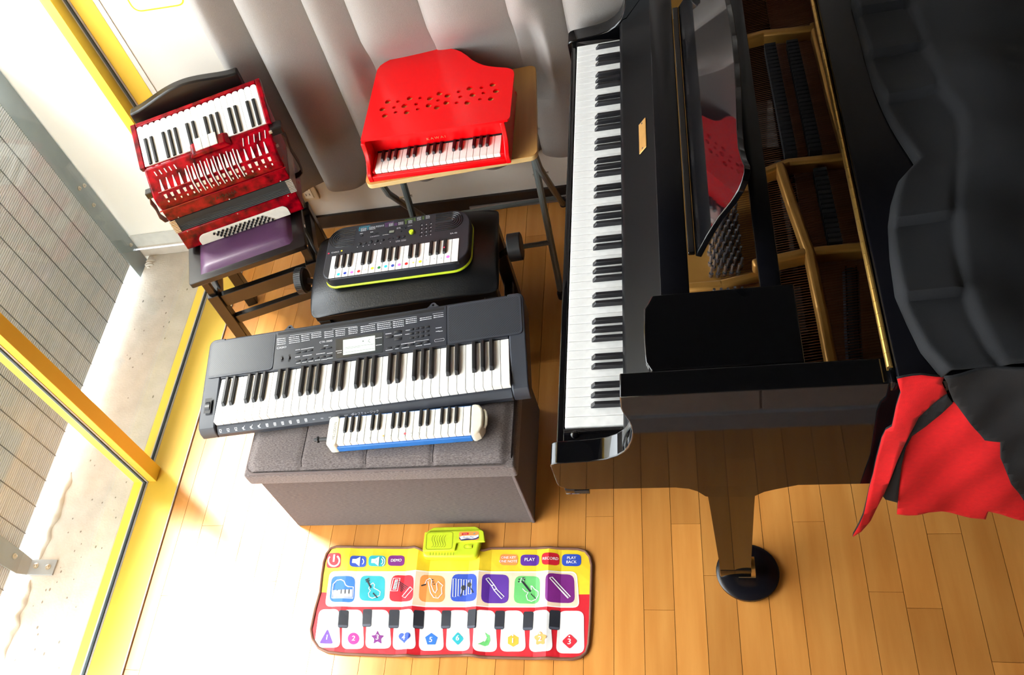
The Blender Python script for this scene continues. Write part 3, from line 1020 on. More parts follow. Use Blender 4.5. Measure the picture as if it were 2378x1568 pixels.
MB().prism(saplan(0.0022), 0.004, 0.0145).build('lower_shell', M_LIME, sa, bevel=0.006, bseg=3)
for x, y in ((0.07, 0.03), (0.38, 0.03), (0.07, 0.17), (0.38, 0.17)):
    MB().lathe([(0.009, 0.0), (0.009, 0.0045), (0.006, 0.005)], 12, M=Matrix.Translation((x, y, 0))).build('foot', M_RUB, sa)
for cx_, sgn in ((sl2(s5(320, 545)), -1), (sl2(s5(1985, 272)), 1)):
    xe = sl2(s5(540, 520))[0] if sgn < 0 else sl2(s5(1745, 310))[0]
    rd = MB()
    for r in (0.0065, 0.0135, 0.0205, 0.0275, 0.0335):
        pts = [(xe, cx_[1] + r, ST)] + [(cx_[0] + sgn * r * math.sin(R(a)), cx_[1] + r * math.cos(R(a)), ST) for a in range(0, 181, 15)] + [(xe, cx_[1] - r, ST)]
        rd.tube(pts, 0.0016, 6)
    rd.build('speaker_ridges', M_RIDGE, sa)
a, b, c_, d_ = sl2(s5(148, 1157)), sl2(s5(2088, 857)), sl2(s5(190, 822)), sl2(s5(2097, 527))
sx0 = (a[0] + c_[0]) / 2
sx1 = (b[0] + d_[0]) / 2
sy0, sy1 = (a[1] + b[1]) / 2, (c_[1] + d_[1]) / 2
spi = (sx1 - sx0) / 19
MB().box(sx0 - 0.002, sx1 + 0.002, sy0 - 0.002, sy1 + 0.002, ST - 0.012, ST + 0.0002).build('key_bed', M_DARK, sa, smooth=0)
by = sl2(s5(260, 1000))[1]
sk, sb = keyboard(sa, sx0, spi, 19, B32, sy0, sy1, ST + 0.0016, 0.008, by, 0.0112, 0.0068, slope=0.003)
for q, cn, r in (((298, 1080), 'cyan', 0.0049), ((395, 1063), 'blue', 0.0049), ((497, 1050), 'pink', 0.0049), ((600, 1035), 'red', 0.0050), ((700, 1010), 'pale', 0.0018), ((803, 990), 'yellow', 0.0049),
                 ((903, 980), 'green', 0.0049), ((1003, 962), 'cyan', 0.0049), ((1107, 950), 'blue', 0.0050), ((1206, 937), 'pink', 0.0049), ((1310, 922), 'red', 0.0050), ((1415, 905), 'pale', 0.0030), ((1518, 890), 'yellow', 0.0048),
                 ((1610, 868), 'grey', 0.0014), ((1728, 850), 'grey', 0.0016), ((1832, 838), 'grey', 0.0016), ((1932, 818), 'pink', 0.0052)):
    sticker(sk, sx0, spi, s5(*q), cn, r, ST + 0.0017, sl2)
x, y = sl2(s5(1888, 678), 0.50)
k17 = sb[-1]
t_ = MB().prism(circ(0, 0, 0.0024, 12), 0, 0.0004).build('sticker', M_STK['hot'], k17, smooth=0)
t_.location = (0, y, ST + 0.0086)
tx = MB()
cyn, prp, grn = MB(), MB(), MB()
def stx(s, q, size, xs=1.0):
    p = sl2(q)
    tx.text(s, size, Matrix.Translation((p[0], p[1], ST + 0.0006)), xs=xs)
stx('CASIO', s5(248, 748), 0.0070, 1.25)
stx('SA-46', s5(2015, 462), 0.0076, 1.15)
def sdash(mbx, a, b, rows, dy, seed, wd=0.0011):
    rr = random.Random(seed)
    for r in range(rows):
        L = b[0] - a[0]
        sl_ = (b[1] - a[1]) / L
        x = 0
        while x < L:
            w = min(rr.uniform(14, 26), L - x)
            mbx.ribbon([sl2(s5(a[0] + x, a[1] + dy * r + sl_ * x)), sl2(s5(a[0] + x + w, a[1] + dy * r + sl_ * (x + w)))], wd, ST + 0.0006)
            x += w + rr.uniform(4, 8)
sdash(cyn, (605, 375), (770, 350), 2, 12, 1)
sdash(cyn, (600, 395), (622, 391), 4, 12, 2)
sdash(cyn, (725, 375), (748, 371), 4, 12, 3)
sdash(tx, (630, 398), (715, 384), 4, 12, 4)
sdash(tx, (757, 375), (845, 362), 4, 12, 5)
sdash(tx, (855, 358), (975, 340), 2, 14, 6)
sdash(prp, (990, 315), (1120, 292), 2, 11, 7)
sdash(prp, (993, 338), (1040, 330), 4, 11, 8)
sdash(prp, (1130, 318), (1180, 310), 4, 11, 9)
sdash(tx, (1050, 325), (1115, 314), 4, 11, 10)
sdash(tx, (1190, 305), (1265, 293), 4, 11, 11)
sdash(grn, (1285, 262), (1410, 240), 2, 11, 12)
for x0_, y0_ in ((1290, 285), (1420, 240), (1550, 215)):
    sdash(grn, (x0_, y0_), (x0_ + 30, y0_ - 5), 4, 13, x0_)
    sdash(tx, (x0_ + 50, y0_ - 8), (x0_ + 110, y0_ - 18), 4, 13, x0_ + 1)
sdash(tx, (770, 520), (905, 498), 1, 12, 14)
sdash(tx, (955, 492), (1050, 478), 1, 12, 15)
for q in ((640, 468), (795, 445)):
    sdash(tx, (q[0] - 22, q[1] + 3), (q[0] + 22, q[1] - 4), 1, 10, q[0], 0.0022)
for q in ((580, 670), (665, 658), (750, 640), (840, 628), (926, 612), (1070, 590), (1535, 510), (1605, 497), (1673, 485), (1540, 398), (1608, 388), (1677, 376), (1543, 343), (1610, 333), (1680, 322), (1540, 453), (1607, 443), (1675, 430)):
    p = sl2(s5(*q))
    tx.flat(circ(p[0], p[1], 0.0015, 8), ST + 0.0006)
sdash(tx, (1150, 580), (1215, 570), 2, 14, 18)
sdash(tx, (1235, 567), (1305, 556), 2, 14, 19)
sdash(tx, (1165, 385), (1230, 372), 2, 14, 20)
sdash(tx, (1330, 358), (1400, 346), 1, 14, 21)
tx.build('panel_lettering', M_PRINT, sa, smooth=0, kind='stuff')
cyn.build('cyan_print', mat('print_cyan', (58, 168, 196), 0.5), sa, smooth=0)
prp.build('purple_print', mat('print_purple', (128, 70, 140), 0.5), sa, smooth=0)
grn.build('green_print', mat('print_green', (120, 158, 52), 0.5), sa, smooth=0)
for q, cn in (((150, 765), 'hot'), ((344, 725), 'yellow')):
    p = sl2(s5(*q))
    MB().prism(circ(p[0], p[1], 0.0027, 14), ST, ST + 0.0005).build('case_sticker', M_STK[cn], sa, smooth=0)
def disc(nm, q, r, h, mt_, n=16):
    p = sl2(q)
    return MB().lathe([(r, ST - 0.0005), (r, ST + h * 0.8), (r * 0.85, ST + h)], n, M=Matrix.Translation((p[0], p[1], 0))).build(nm, mt_, sa)
for q in ((615, 622), (698, 607), (783, 592), (868, 578), (958, 562), (1187, 525), (1272, 510)):
    disc('round_button', s5(*q), 0.0050, 0.0025, M_BTN)
for i in range(3):
    for j in range(4):
        disc('number_button', s5(1523 + 69 * i - 5 * j, 325 - 11.5 * i + 54 * j), 0.0030, 0.0018, M_BTN, 10)
for q in ((1232, 375), (1290, 388), (1230, 432), (1042, 548), (1105, 540)):
    disc('small_button', s5(*q), 0.0028, 0.0018, M_BTN, 10)
disc('dial', s5(1390, 452), 0.0074, 0.0075, M_LIME, 24)
for q, w in ((s5(640, 500), 0.010), (s5(838, 470), 0.026)):
    p = sl2(q)
    MB().flat(rrect(p[0] - w / 2, p[1] - 0.0032, p[0] + w / 2, p[1] + 0.0032, 0.003), ST + 0.0004).build('switch_slot', M_DARK, sa, smooth=0)
    MB().rbox(p[0] - 0.002, p[0] + 0.005, p[1] - 0.002, p[1] + 0.002, ST, ST + 0.003, 0.0008, 1).build('switch', M_BTN, sa)
p = sl2(s5(1085, 440))
MB().prism(rrect(p[0] - 0.0115, p[1] - 0.0068, p[0] + 0.0105, p[1] + 0.0068, 0.002), ST - 0.001, ST + 0.0006).build('display_frame', M_DARK, sa, smooth=0)
MB().flat([(p[0] - 0.0065, p[1] - 0.0045), (p[0] + 0.0085, p[1] - 0.0045), (p[0] + 0.0085, p[1] + 0.0045), (p[0] - 0.0065, p[1] + 0.0045)], ST + 0.0009).build('display', mat('mini_display', (126, 132, 120), 0.3), sa, smooth=0)

# ================================================================== PIANO CHAIR
M_PURP = mat('purple_vinyl', (80, 46, 80), 0.42, c2=(72, 40, 72), scale=(14, 14, 14), bump=0.15, bscale=(400, 400, 400))
chair = thing('piano_chair', 'black wooden piano chair with purple seat pad, standing by the window under the accordion', 'chair', (-1.548, 1.730, 0.0), 17.2)
CW, CDD = 0.397, 0.372
MB().prism(rrect(0, 0, CW, CDD, 0.008), 0.450, 0.470).build('seat', M_LACQ, chair, bevel=0.002)
pb = bmesh.new()
bmesh.ops.create_grid(pb, x_segments=24, y_segments=24, size=1.0)
for v in pb.verts:
    x, y = v.co.x, v.co.y
    z = 0.469 + 0.0165 * ((1 - abs(x) ** 14) * (1 - abs(y) ** 14)) ** 0.5 + 0.003 * (1 - x * x) * (1 - y * y)
    v.co = Vector((0.2005 + x * 0.160, 0.185 + y * 0.158, z))
MB().bm(pb).build('seat_pad', M_PURP, chair, smooth=60)
for x in (0.006, CW - 0.044):
    for y in (0.036, CDD - 0.076):
        MB().rbox(x, x + 0.038, y, y + 0.040, 0.0, 0.352, 0.002, 1).build('leg', M_LACQ, chair)
        MB().box(x + 0.008, x + 0.030, y + 0.010, y + 0.030, 0.352, 0.452).build('seat_post', M_LACQ, chair, smooth=0)
for y in (0.046, CDD - 0.066):
    MB().rbox(0.044, CW - 0.044, y, y + 0.022, 0.282, 0.336, 0.0015, 1).build('rail', M_LACQ, chair)
    MB().rbox(0.044, CW - 0.044, y + 0.002, y + 0.022, 0.186, 0.222, 0.0015, 1).build('rail', M_LACQ, chair)
for x in (0.012, CW - 0.034):
    MB().rbox(x, x + 0.022, 0.076, CDD - 0.076, 0.282, 0.330, 0.0015, 1).build('rail', M_LACQ, chair)
    MB().tube([(x + 0.03, 0.10, 0.45), (x + 0.032, 0.095, 0.41), (x + 0.028, 0.10, 0.37), (x + 0.03, 0.09, 0.33)], 0.005, 8).build('ratchet', M_STRAP, chair)
ad = MB()
Pa, Pb = Vector((0.14, 0.24, 0.44)), Vector((0.24, 0.20, 0.30))
ad.tube([Pa, Pb], 0.013, 4)
ad.build('adjuster_arm', M_LACQ, chair, smooth=0)
bp_ = []
for i in range(25):
    t = i / 24
    x = 0.004 + t * 0.368
    z = 0.866 + 0.031 * math.sin(PI * min(1, max(0, (t - 0.02) / 0.96))) ** 1.6 + 0.006 * t
    bp_.append((x, z))
bk_ = [(0.372, 0.70), (0.004, 0.70)]
MBK = Matrix(((1, 0, 0, 0), (0, 0, -1, 0), (0, 1, 0, 0), (0, 0, 0, 1)))        # (x, z, -y)
bkm = MB().prism(bp_ + bk_, -0.428, -0.394, M=MBK)
bkm.build('backrest', M_LACQ, chair, bevel=0.006, bseg=3)
for x in (0.030, 0.322):
    MB().tube([(x + 0.012, 0.352, 0.30), (x + 0.012, 0.366, 0.45), (x + 0.012, 0.404, 0.74)], 0.012, 8).build('back_post', M_LACQ, chair)

# ================================================================== ACCORDION
M_PEARL = mat('red_pearloid', (172, 0, 22), 0.22, c2=(54, 0, 6), scale=(34, 34, 34), amt=0.2, spec=0.22, detail=4)
M_PEARLK = mat('red_trim', (150, 8, 20), 0.18, coat=0.4)
M_BELL = mat('bellows_black', (34, 36, 36), 0.6)
M_BTIP = mat('bellows_tip', (206, 198, 184), 0.3, 0.5)
M_IVORY = mat('ivory_plastic', (232, 226, 212), 0.35)
M_SLOT = mat('grille_silver', (238, 234, 226), 0.35, 0.15, c2=(216, 210, 200), scale=(300, 300, 300))
M_STRAPB = mat('brown_leather', (104, 62, 40), 0.5, c2=(84, 48, 30))
M_BLKL = mat('lettering_black', (18, 12, 12), 0.3)
acc = thing('accordion', 'red pearl piano accordion standing on the purple chair seat, leaning against its backrest', 'accordion', (-1.580, 1.868, 0.4858), 17.0)
def accy(poly, x0, x1, name, m, **k):
    return MB().prism(poly, x0, x1, M=MX).build(name, m, acc, **k)
accy([(0.0, 0.006), (0.004, 0.0), (0.176, 0.0), (0.182, 0.006), (0.182, 0.074), (0.008, 0.074)], -0.004, 0.404, 'bass_box', M_PEARL, bevel=0.010, bseg=3)
MAF = axes((0, 0, 0), (1, 0, 0), (0, 0.025, 0.24))
pl = [(0.049, 0.003), (0.358, 0.003)] + [(0.340 + 0.018 * math.cos(R(a)), 0.022 + 0.021 * math.sin(R(a))) for a in range(0, 91, 15)] + [(0.074 + 0.026 * math.cos(R(a)), 0.020 + 0.022 * math.sin(R(a))) for a in range(90, 181, 15)]
MB().prism(pl, 0.0005, 0.003, M=MAF).build('bass_plate', M_IVORY, acc, bevel=0.0008)
bb_ = None
for i in range(12):
    for j in range(4):
        T = MAF @ Matrix.Translation((0.104 + 0.0152 * i + 0.0088 * j, 0.0315 - 0.0074 * j, 0.003))
        if bb_ is None:
            bb_ = MB().lathe([(0.0036, 0.0), (0.0036, 0.005), (0.0026, 0.0066), (0.001, 0.0068)], 10).build('bass_button', M_KB, acc)
            o = bb_
        else:
            o = bb_.copy()
            COL.objects.link(o)
        o.matrix_local = T
be = MB()
bt_ = MB()
bt2 = MB()
nf = 9
for i in range(nf):
    z0 = 0.0745 + 0.0512 * i / nf
    z1 = 0.0745 + 0.0512 * (i + 1) / nf
    y = 0.0112 + 0.0005 * i
    be.add([(0.012, y, z0), (0.392, y, z0), (0.392, y - 0.002, (z0 + z1) / 2), (0.012, y - 0.002, (z0 + z1) / 2), (0.392, y, z1), (0.012, y, z1)], [(0, 1, 2, 3), (3, 2, 4, 5)])
    bt_.box(-0.006, 0.014, y - 0.004, 0.176, z0 + 0.0010, z1 - 0.0006)
    bt2.box(0.390, 0.410, y - 0.004, 0.176, z0 + 0.0010, z1 - 0.0006)
be.box(0.0, 0.404, 0.0118, 0.178, 0.0745, 0.1257)
be.build('bellows', M_BELL, acc, smooth=0)
bt_.build('bellows_corner', M_BTIP, acc, smooth=0)
bt2.build('bellows_corner', M_BTIP, acc, smooth=0)
accy([(0.013, 0.1258), (0.0155, 0.174), (0.188, 0.174), (0.186, 0.1258)], -0.006, 0.408, 'treble_base', M_PEARL, bevel=0.003)
accy([(0.0115, 0.1742), (0.0075, 0.200), (0.009, 0.212), (0.0155, 0.230), (0.022, 0.2385), (0.083, 0.2905), (0.19, 0.2905), (0.19, 0.1742)], -0.004, 0.412, 'treble_body', M_PEARL, bevel=0.006, bseg=3)
MB().tube([(-0.009, 0.010, 0.1755), (0.2, 0.0085, 0.1755), (0.414, 0.010, 0.1755)], 0.0022, 6).build('edge_trim', M_PEARLK, acc)
M3 = axes((0, 0.0135, 0.1258), (1, 0, 0), (0, 0.0025, 0.048))
MB().text('YAMAHA', 0.0165, M3 @ Matrix.Translation((0.197, 0.0225, 0.0012)), xs=1.25).build('lettering', M_BLKL, acc, smooth=0)
# grille slots on the sloping top plate
MG = axes((0, 0.0158, 0.2325), (1, 0, 0), (0, 0.0672, 0.058))
GL = math.hypot(0.0672, 0.058)
MGF = axes((0, 0.0092, 0.199), (1, 0, 0), (0, 0.0075, 0.033))
sp_ = None
for i in range(17):
    x = 0.036 + 0.0216 * i
    k = 1 if i < 8 else -1
    tl = 0.050 if 4 <= i <= 12 else 0.044
    MB().prism(rquad([(x - 0.0046, 0.008), (x + 0.0046, 0.008), (x + 0.0012, tl), (x - 0.0012, tl)], 0.001, 2), 0.0002, 0.0022, M=MG).build('grille_slot', M_SLOT, acc, smooth=0)
    MB().prism(rquad([(x - 0.0016, 0.001), (x + 0.0020, 0.001), (x + 0.0046, 0.030), (x - 0.0046, 0.030)], 0.0012, 2), 0.0002, 0.0026, M=MGF).build('grille_slot', M_SLOT, acc, smooth=0)
for i in range(8):
    x = 0.036 + 0.0216 * (i + 4.5)
    pts = [MG @ Vector((x, 0.055, 0.004)), MG @ Vector((x + 0.001, 0.010, 0.0045)), MGF @ Vector((x + 0.003, 0.029, 0.006)), MGF @ Vector((x + 0.0045, -0.001, 0.004))]
    MB().tube(pts, [0.0018, 0.0024, 0.0024, 0.0018], 8).build('grille_bar', M_SLOT, acc)
for i in range(5):
    x = 0.028 + 0.0165 * i
    MB().prism(rquad([(x + 0.002, 0.057), (x + 0.005, 0.057), (x + 0.0005, 0.072), (x - 0.0025, 0.072)], 0.001, 2), 0.0002, 0.0022, M=MG).build('grille_slit', M_SLOT, acc, smooth=0)
    x = 0.320 + 0.0180 * i
    MB().prism(rquad([(x - 0.003, 0.052), (x - 0.0005, 0.052), (x + 0.0050, 0.076), (x + 0.0025, 0.076)], 0.001, 2), 0.0002, 0.0022, M=MG).build('grille_slit', M_SLOT, acc, smooth=0)
MB().box(0.018, 0.396, 0.0045, 0.0068, 0.0005, 0.003, M=MG).build('grille_crossbar', M_PEARLK, acc, smooth=0, bevel=0.0008)
# keyboard
MKA = axes((0, 0.088, 0.2935), (1, 0, 0), (0, 0.120, 0.061))
accy([(0.080, 0.178), (0.080, 0.282), (0.206, 0.3450), (0.214, 0.338), (0.216, 0.26), (0.19, 0.178)], -0.004, 0.410, 'treble_back', M_PEARL, bevel=0.004)
kc = MB()
kc.box(-0.014, 0.0035, -0.004, 0.150, -0.018, 0.004, M=MKA)
kc.box(0.4065, 0.4225, -0.004, 0.150, -0.018, 0.004, M=MKA)
kc.box(0.0035, 0.4065, 0.137, 0.150, -0.018, 0.0035, M=MKA)
kc.box(0.0035, 0.4065, -0.004, 0.137, -0.018, -0.013, M=MKA)
kc.build('keyboard_frame', M_PEARL, acc, bevel=0.003, bseg=2)
ab = [1, 2, 4, 5, 6, 8, 9, 11, 12, 13, 15, 16, 18, 19]
keyboard(acc, 0.0045, 0.02008, 20, ab, 0.0, 0.136, 0.0025, 0.010, 0.092, 0.0105, 0.0068, M=MKA, by1=0.001, slope=0.004, rnd=0.0075, gap=0.00045)
# register switches
sb_ = MB()
sb_.add([(0.150, -0.030, 0.0), (0.290, -0.030, 0.0), (0.284, 0.016, 0.0), (0.156, 0.016, 0.0), (0.166, -0.022, 0.0165), (0.272, -0.022, 0.0165), (0.272, 0.014, 0.0145), (0.166, 0.014, 0.0145)],
        [(0, 3, 2, 1), (4, 5, 6, 7), (0, 1, 5, 4), (1, 2, 6, 5), (2, 3, 7, 6), (3, 0, 4, 7)], M=MKA)
sb_.build('switch_housing', M_PEARL, acc, bevel=0.004)
for i in range(3):
    MB().rbox(0.178 + 0.0245 * i, 0.2015 + 0.0245 * i, -0.017, 0.022, 0.014, 0.020, 0.0015, 2, M=MKA).build('register_switch', M_SLOT, acc)
for x, z in ((0.030, 0.130), (0.205, 0.130), (0.378, 0.130), (0.030, 0.070), (0.205, 0.070), (0.378, 0.070)):
    y = 0.0132 if z > 0.1 else 0.0072
    MB().lathe([(0.0024, 0), (0.0022, 0.0015), (0.0008, 0.0024)], 8, M=axes((x, y, z), (1, 0, 0), (0, 0.025, 0.24))).build('stud', M_BOLT, acc)
def strapband(pts, w, name, m, t=0.003, side=(0, 1, 0)):
    s = MB()
    vs, fs = [], []
    P = [Vector(p) for p in pts]
    sv = Vector(side).normalized()
    n = len(P)
    for i in range(n):
        tn = (P[min(n - 1, i + 1)] - P[max(0, i - 1)]).normalized()
        nm = tn.cross(sv).normalized()
        for a, b in ((-1, -1), (1, -1), (1, 1), (-1, 1)):
            vs.append(P[i] + sv * (w / 2 * a) + nm * (t / 2 * b))
    for i in range(n - 1):
        for j in range(4):
            j2 = (j + 1) % 4
            fs.append((4 * i + j, 4 * i + j2, 4 * i + 4 + j2, 4 * i + 4 + j))
    fs += [(3, 2, 1, 0), tuple(4 * n - 4 + j for j in range(4))]
    s.add(vs, fs)
    return s.build(name, m, acc, smooth=50)
strapband([(-0.008, 0.060, 0.215), (-0.026, 0.058, 0.21), (-0.034, 0.055, 0.19), (-0.030, 0.050, 0.165), (-0.034, 0.048, 0.13), (-0.032, 0.06, 0.10), (-0.014, 0.075, 0.088), (-0.004, 0.08, 0.09)], 0.022, 'strap', M_STRAPB)
MB().rbox(-0.034, -0.010, 0.048, 0.074, 0.205, 0.228, 0.002, 1).build('strap_buckle', M_BLKL, acc)
strapband([(0.418, 0.075, 0.27), (0.436, 0.078, 0.262), (0.444, 0.08, 0.235), (0.438, 0.08, 0.18), (0.440, 0.085, 0.12), (0.436, 0.09, 0.08), (0.420, 0.10, 0.062), (0.406, 0.10, 0.06)], 0.024, 'strap', mat('dark_leather', (44, 30, 26), 0.45))
MB().rbox(0.412, 0.448, 0.060, 0.096, 0.258, 0.285, 0.003, 1).build('strap_buckle', M_BLKL, acc)
MB().cyl((0.410, 0.05, 0.285), (0.419, 0.05, 0.285), 0.005, n=10).build('strap_stud', M_BOLT, acc)
MB().cyl((0.410, 0.045, 0.235), (0.418, 0.045, 0.235), 0.005, n=10).build('strap_stud', M_BOLT, acc)

# ================================================================== FOLDING TABLE
M_LAM = mat('wood_laminate', (198, 148, 82), 0.45, c2=(184, 134, 70), scale=(60, 4, 60))
M_EDGE = mat('laminate_edge', (214, 180, 122), 0.5)
M_TUBE = mat('grey_steel_tube', (104, 110, 108), 0.35, 0.3)
tab = thing('folding_table', 'small folding table with wood laminate top and grey tube legs, under the red toy piano', 'table', (-0.939, 1.939, 0.0), 3.3)
TWD, TDP = 0.517, 0.408
MB().prism(rrect(0, 0, TWD, TDP, 0.022, 6), 0.597, 0.5995).build('table_top', M_LAM, tab, smooth=0)
MB().prism(rrect(0, 0, TWD, TDP, 0.022, 6), 0.580, 0.597).build('table_edge', M_EDGE, tab, smooth=30, bevel=0.002)
for x, xx in ((0.072, 0.036), (TWD - 0.030, TWD - 0.012)):
    MB().tube([(x, -0.035, 0.006), (x, 0.02, 0.16), (x, 0.125, 0.50), (x, 0.15, 0.578)], 0.0105, 10).build('leg', M_TUBE, tab)
    MB().tube([(xx, 0.385, 0.006), (xx, 0.29, 0.14), (xx, 0.055, 0.50), (xx, 0.03, 0.578)], 0.0105, 10).build('leg', M_TUBE, tab)
    MB().cyl((min(x, xx) - 0.014, 0.105, 0.428), (max(x, xx) + 0.016, 0.105, 0.428), 0.004, n=8).build('pivot_bolt', M_BOLT, tab)
    for yy, xo in ((-0.035, x), (0.385, xx)):
        MB().lathe([(0.013, 0.0), (0.013, 0.02), (0.011, 0.03)], 12, M=Matrix.Translation((xo, yy, 0))).build('leg_cap', M_RUB, tab)
MB().cyl((0.072, 0.03, 0.20), (TWD - 0.030, 0.03, 0.20), 0.008, n=8).build('leg_crossbar', M_TUBE, tab)
MB().cyl((0.036, 0.31, 0.115), (TWD - 0.012, 0.31, 0.115), 0.008, n=8).build('leg_crossbar', M_TUBE, tab)

# ================================================================== RED TOY PIANO
M_RED = mat('red_lacquer', (236, 8, 16), 0.22, c2=(228, 6, 14), scale=(5, 5, 5), spec=0.35)
M_CLOTH = dotmat('grille_cloth', (236, 184, 96), (120, 84, 36), 0.0030, 0.8, thr=0.35)
M_GOLDL = mat('gold_lettering', (206, 160, 110), 0.35, 0.4)
toy = thing('toy_piano', 'glossy red toy grand piano with pierced lid, standing on the small folding table', 'toy piano', (-0.7105, 1.948, 0.5998), 0.3)
TF = ROOTM[toy.name].inverted()
t1 = crop(820, 90, 0.26144)
t2 = crop(860, 160, 0.14298)
LZ = 0.1155
def tl_(q, z=0.5998 + LZ):
    p = TF @ at(q[0], q[1], z)
    return (p.x, p.y)
out_px = [(65, 905), (1366, 720), (1384, 706), (1393, 690), (1430, 310), (1424, 284), (1405, 268), (1370, 258), (1260, 250), (1200, 243), (1160, 235), (1110, 216), (1060, 190), (1010, 148), (960, 115), (915, 98), (870, 88), (800, 84), (720, 85), (610, 98), (500, 120), (410, 148), (330, 185), (275, 215), (240, 240), (215, 275), (205, 310)]
outl = [tl_(t1(*p)) for p in out_px]
holes_px = [(285, 533, 1), (195, 655, 1), (235, 758, 1), (450, 530, 0), (385, 625, 0), (410, 705, 0), (640, 475, 1), (553, 600, 1), (592, 702, 1), (808, 470, 0), (745, 570, 0), (770, 652, 0), (970, 478, 1), (948, 592, 1), (1125, 398, 1), (1102, 510, 0), (1082, 625, 1), (1255, 432, 1), (1235, 547, 1), (1432, 370, 0), (1460, 453, 0), (1402, 550, 0), (1612, 315, 1), (1662, 420, 1), (1578, 547, 1), (1805, 305, 0), (1838, 390, 0), (1780, 490, 0), (1988, 253, 1), (2042, 357, 1), (1960, 483, 1)]
hl = []
for a, b, k in holes_px:
    p = tl_(t2(a, b))
    hl.append(circ(p[0], p[1], 0.0092 if k else 0.0058, 20))
v_, f_ = holed(outl, hl, LZ - 0.007, LZ)
MB().add(v_, f_).build('lid', M_RED, toy, smooth=40, bevel=0.0012)
hx = [p[0] for h in hl for p in h]
hy = [p[1] for h in hl for p in h]
MB().box(min(hx) - 0.004, max(hx) + 0.004, min(hy) - 0.004, max(hy) + 0.004, LZ - 0.0090, LZ - 0.0076).build('grille_cloth', M_CLOTH, toy, smooth=0)
# case below the lid, set in from its outline
cx0 = sum(p[0] for p in outl) / len(outl)
YB = 0.099
case = [(-0.2145, YB), (0.2145, YB), (0.2145, 0.285)]
for p in outl:
    if p[1] > 0.262 and p[0] < 0.19:
        case.append((max(-0.2140, p[0] - 0.006 * (1 if p[0] > 0 else -1)), p[1] - 0.008))
case.append((-0.2145, 0.30))
# ring wall
inner = [(p[0] * 0.94, YB + 0.012 + (p[1] - YB) * 0.92) for p in case]
v_, f_ = holed(case, [inner], 0.0, LZ - 0.0072)
MB().add(v_, f_).build('case', M_RED, toy, smooth=40)
MB().box(-0.2145, 0.2145, 0.012, 0.30, 0.0, 0.010).build('base_board', M_RED, toy, smooth=0)
ck = [(0.0, 0.0), (0.0, 0.024), (0.004, 0.031), (0.012, 0.036), (0.022, 0.042), (0.034, 0.053), (0.042, 0.068), (0.046, 0.085), (0.049, 0.108), (YB + 0.005, 0.108), (YB + 0.005, 0.0)]
MB().prism(ck, -0.2148, -0.2010, M=MX).build('cheek', M_RED, toy, bevel=0.0025, bseg=3)
MB().prism(ck, 0.2010, 0.2148, M=MX).build('cheek', M_RED, toy, bevel=0.0025, bseg=3)
MB().rbox(-0.2010, 0.2010, 0.001, 0.0125, 0.0, 0.0185, 0.002, 2).build('key_slip', M_RED, toy)
for x0, x1 in ((-0.2010, -0.1925), (0.1885, 0.2010)):
    MB().rbox(x0, x1, 0.0125, YB - 0.002, 0.008, 0.030, 0.002, 2).build('key_block', M_RED, toy)
MB().box(-0.2010, 0.2010, 0.0945, YB, 0.012, LZ - 0.0072).build('fallboard', M_RED, toy, smooth=0)
MB().box(-0.1925, 0.1885, 0.092, 0.0945, 0.029, 0.034).build('name_felt', M_DARK, toy, smooth=0)
MB().text('K A W A I', 0.0120, axes((-0.004, 0.0942, 0.0525), (1, 0, 0), (0, 0, 1)), xs=1.12).build('lettering', M_GOLDL, toy, smooth=0)
keyboard(toy, -0.1920, (0.1880 + 0.1920) / 19, 19, B32, 0.0145, 0.0920, 0.0300, 0.013, 0.050, 0.0100, 0.0090, mw=mat('toy_key', (248, 240, 232), 0.3), slope=0.004, mb=mat('toy_black_key', (34, 14, 22), 0.3))

# ================================================================== CURTAIN
M_CURT = mat('silver_curtain', (158, 152, 147), 0.45, c2=(148, 142, 137), scale=(500, 500, 500), amt=0.2, bump=0.35, bscale=(700, 700, 700), spec=0.5, sheen=0.1)
cusps = [-1.425, -1.272, -1.072, -0.945, -0.732, -0.485, -0.328, -0.15, 0.04, 0.22, 0.41, 0.58, 0.77, 0.95, 1.13, 1.30]
cz0, cz1 = 0.268, 2.30
def cyv(x, z):
    for a, b in zip(cusps[:-1], cusps[1:]):
        if a <= x <= b:
            t = (x - a) / (b - a)
            A = min(0.070 if a < -0.4 else 0.045, 0.42 * (b - a))
            sh = math.sin(PI * t ** 0.58) ** 0.8
            break
    else:
        sh, A = 0, 0
    w = sm(-1.00, -0.93, x) * (1 - sm(-0.44, -0.385, x)) * sm(0.50, 0.57, z) * (1 - sm(0.68, 0.84, z))
    A = A * (1 - 0.93 * w)
    base = YW - 0.008 - 0.030 * sm(-1.425, -1.36, x) * (1 - w)
    return base - A * sh * (0.85 + 0.15 * math.sin(3 * z + 5 * x))
def hem(x):
    return cz0 + 0.006 * math.sin(23 * x) + 0.004 * math.sin(51 * x)
nx, nz = 560, 48
xs = [cusps[0] + (cusps[-1] - cusps[0]) * i / nx for i in range(nx + 1)]
xs = sorted(set(xs + cusps))
cm = MB()
nx = len(xs) - 1
def cfn(i, j):
    x = xs[i]
    z0 = hem(x)
    z = z0 + (cz1 - z0) * (j / nz)
    return (x, cyv(x, z), z)
vs = [cfn(i, j) for j in range(nz + 1) for i in range(nx + 1)]
fs = [(j * (nx + 1) + i, j * (nx + 1) + i + 1, (j + 1) * (nx + 1) + i + 1, (j + 1) * (nx + 1) + i) for j in range(nz) for i in range(nx)]
cm.add(vs, fs)
cur = cm.build('curtain', M_CURT, smooth=60)
sld = cur.modifiers.new('cloth', 'SOLIDIFY')
sld.thickness = 0.0012
sld.offset = -1
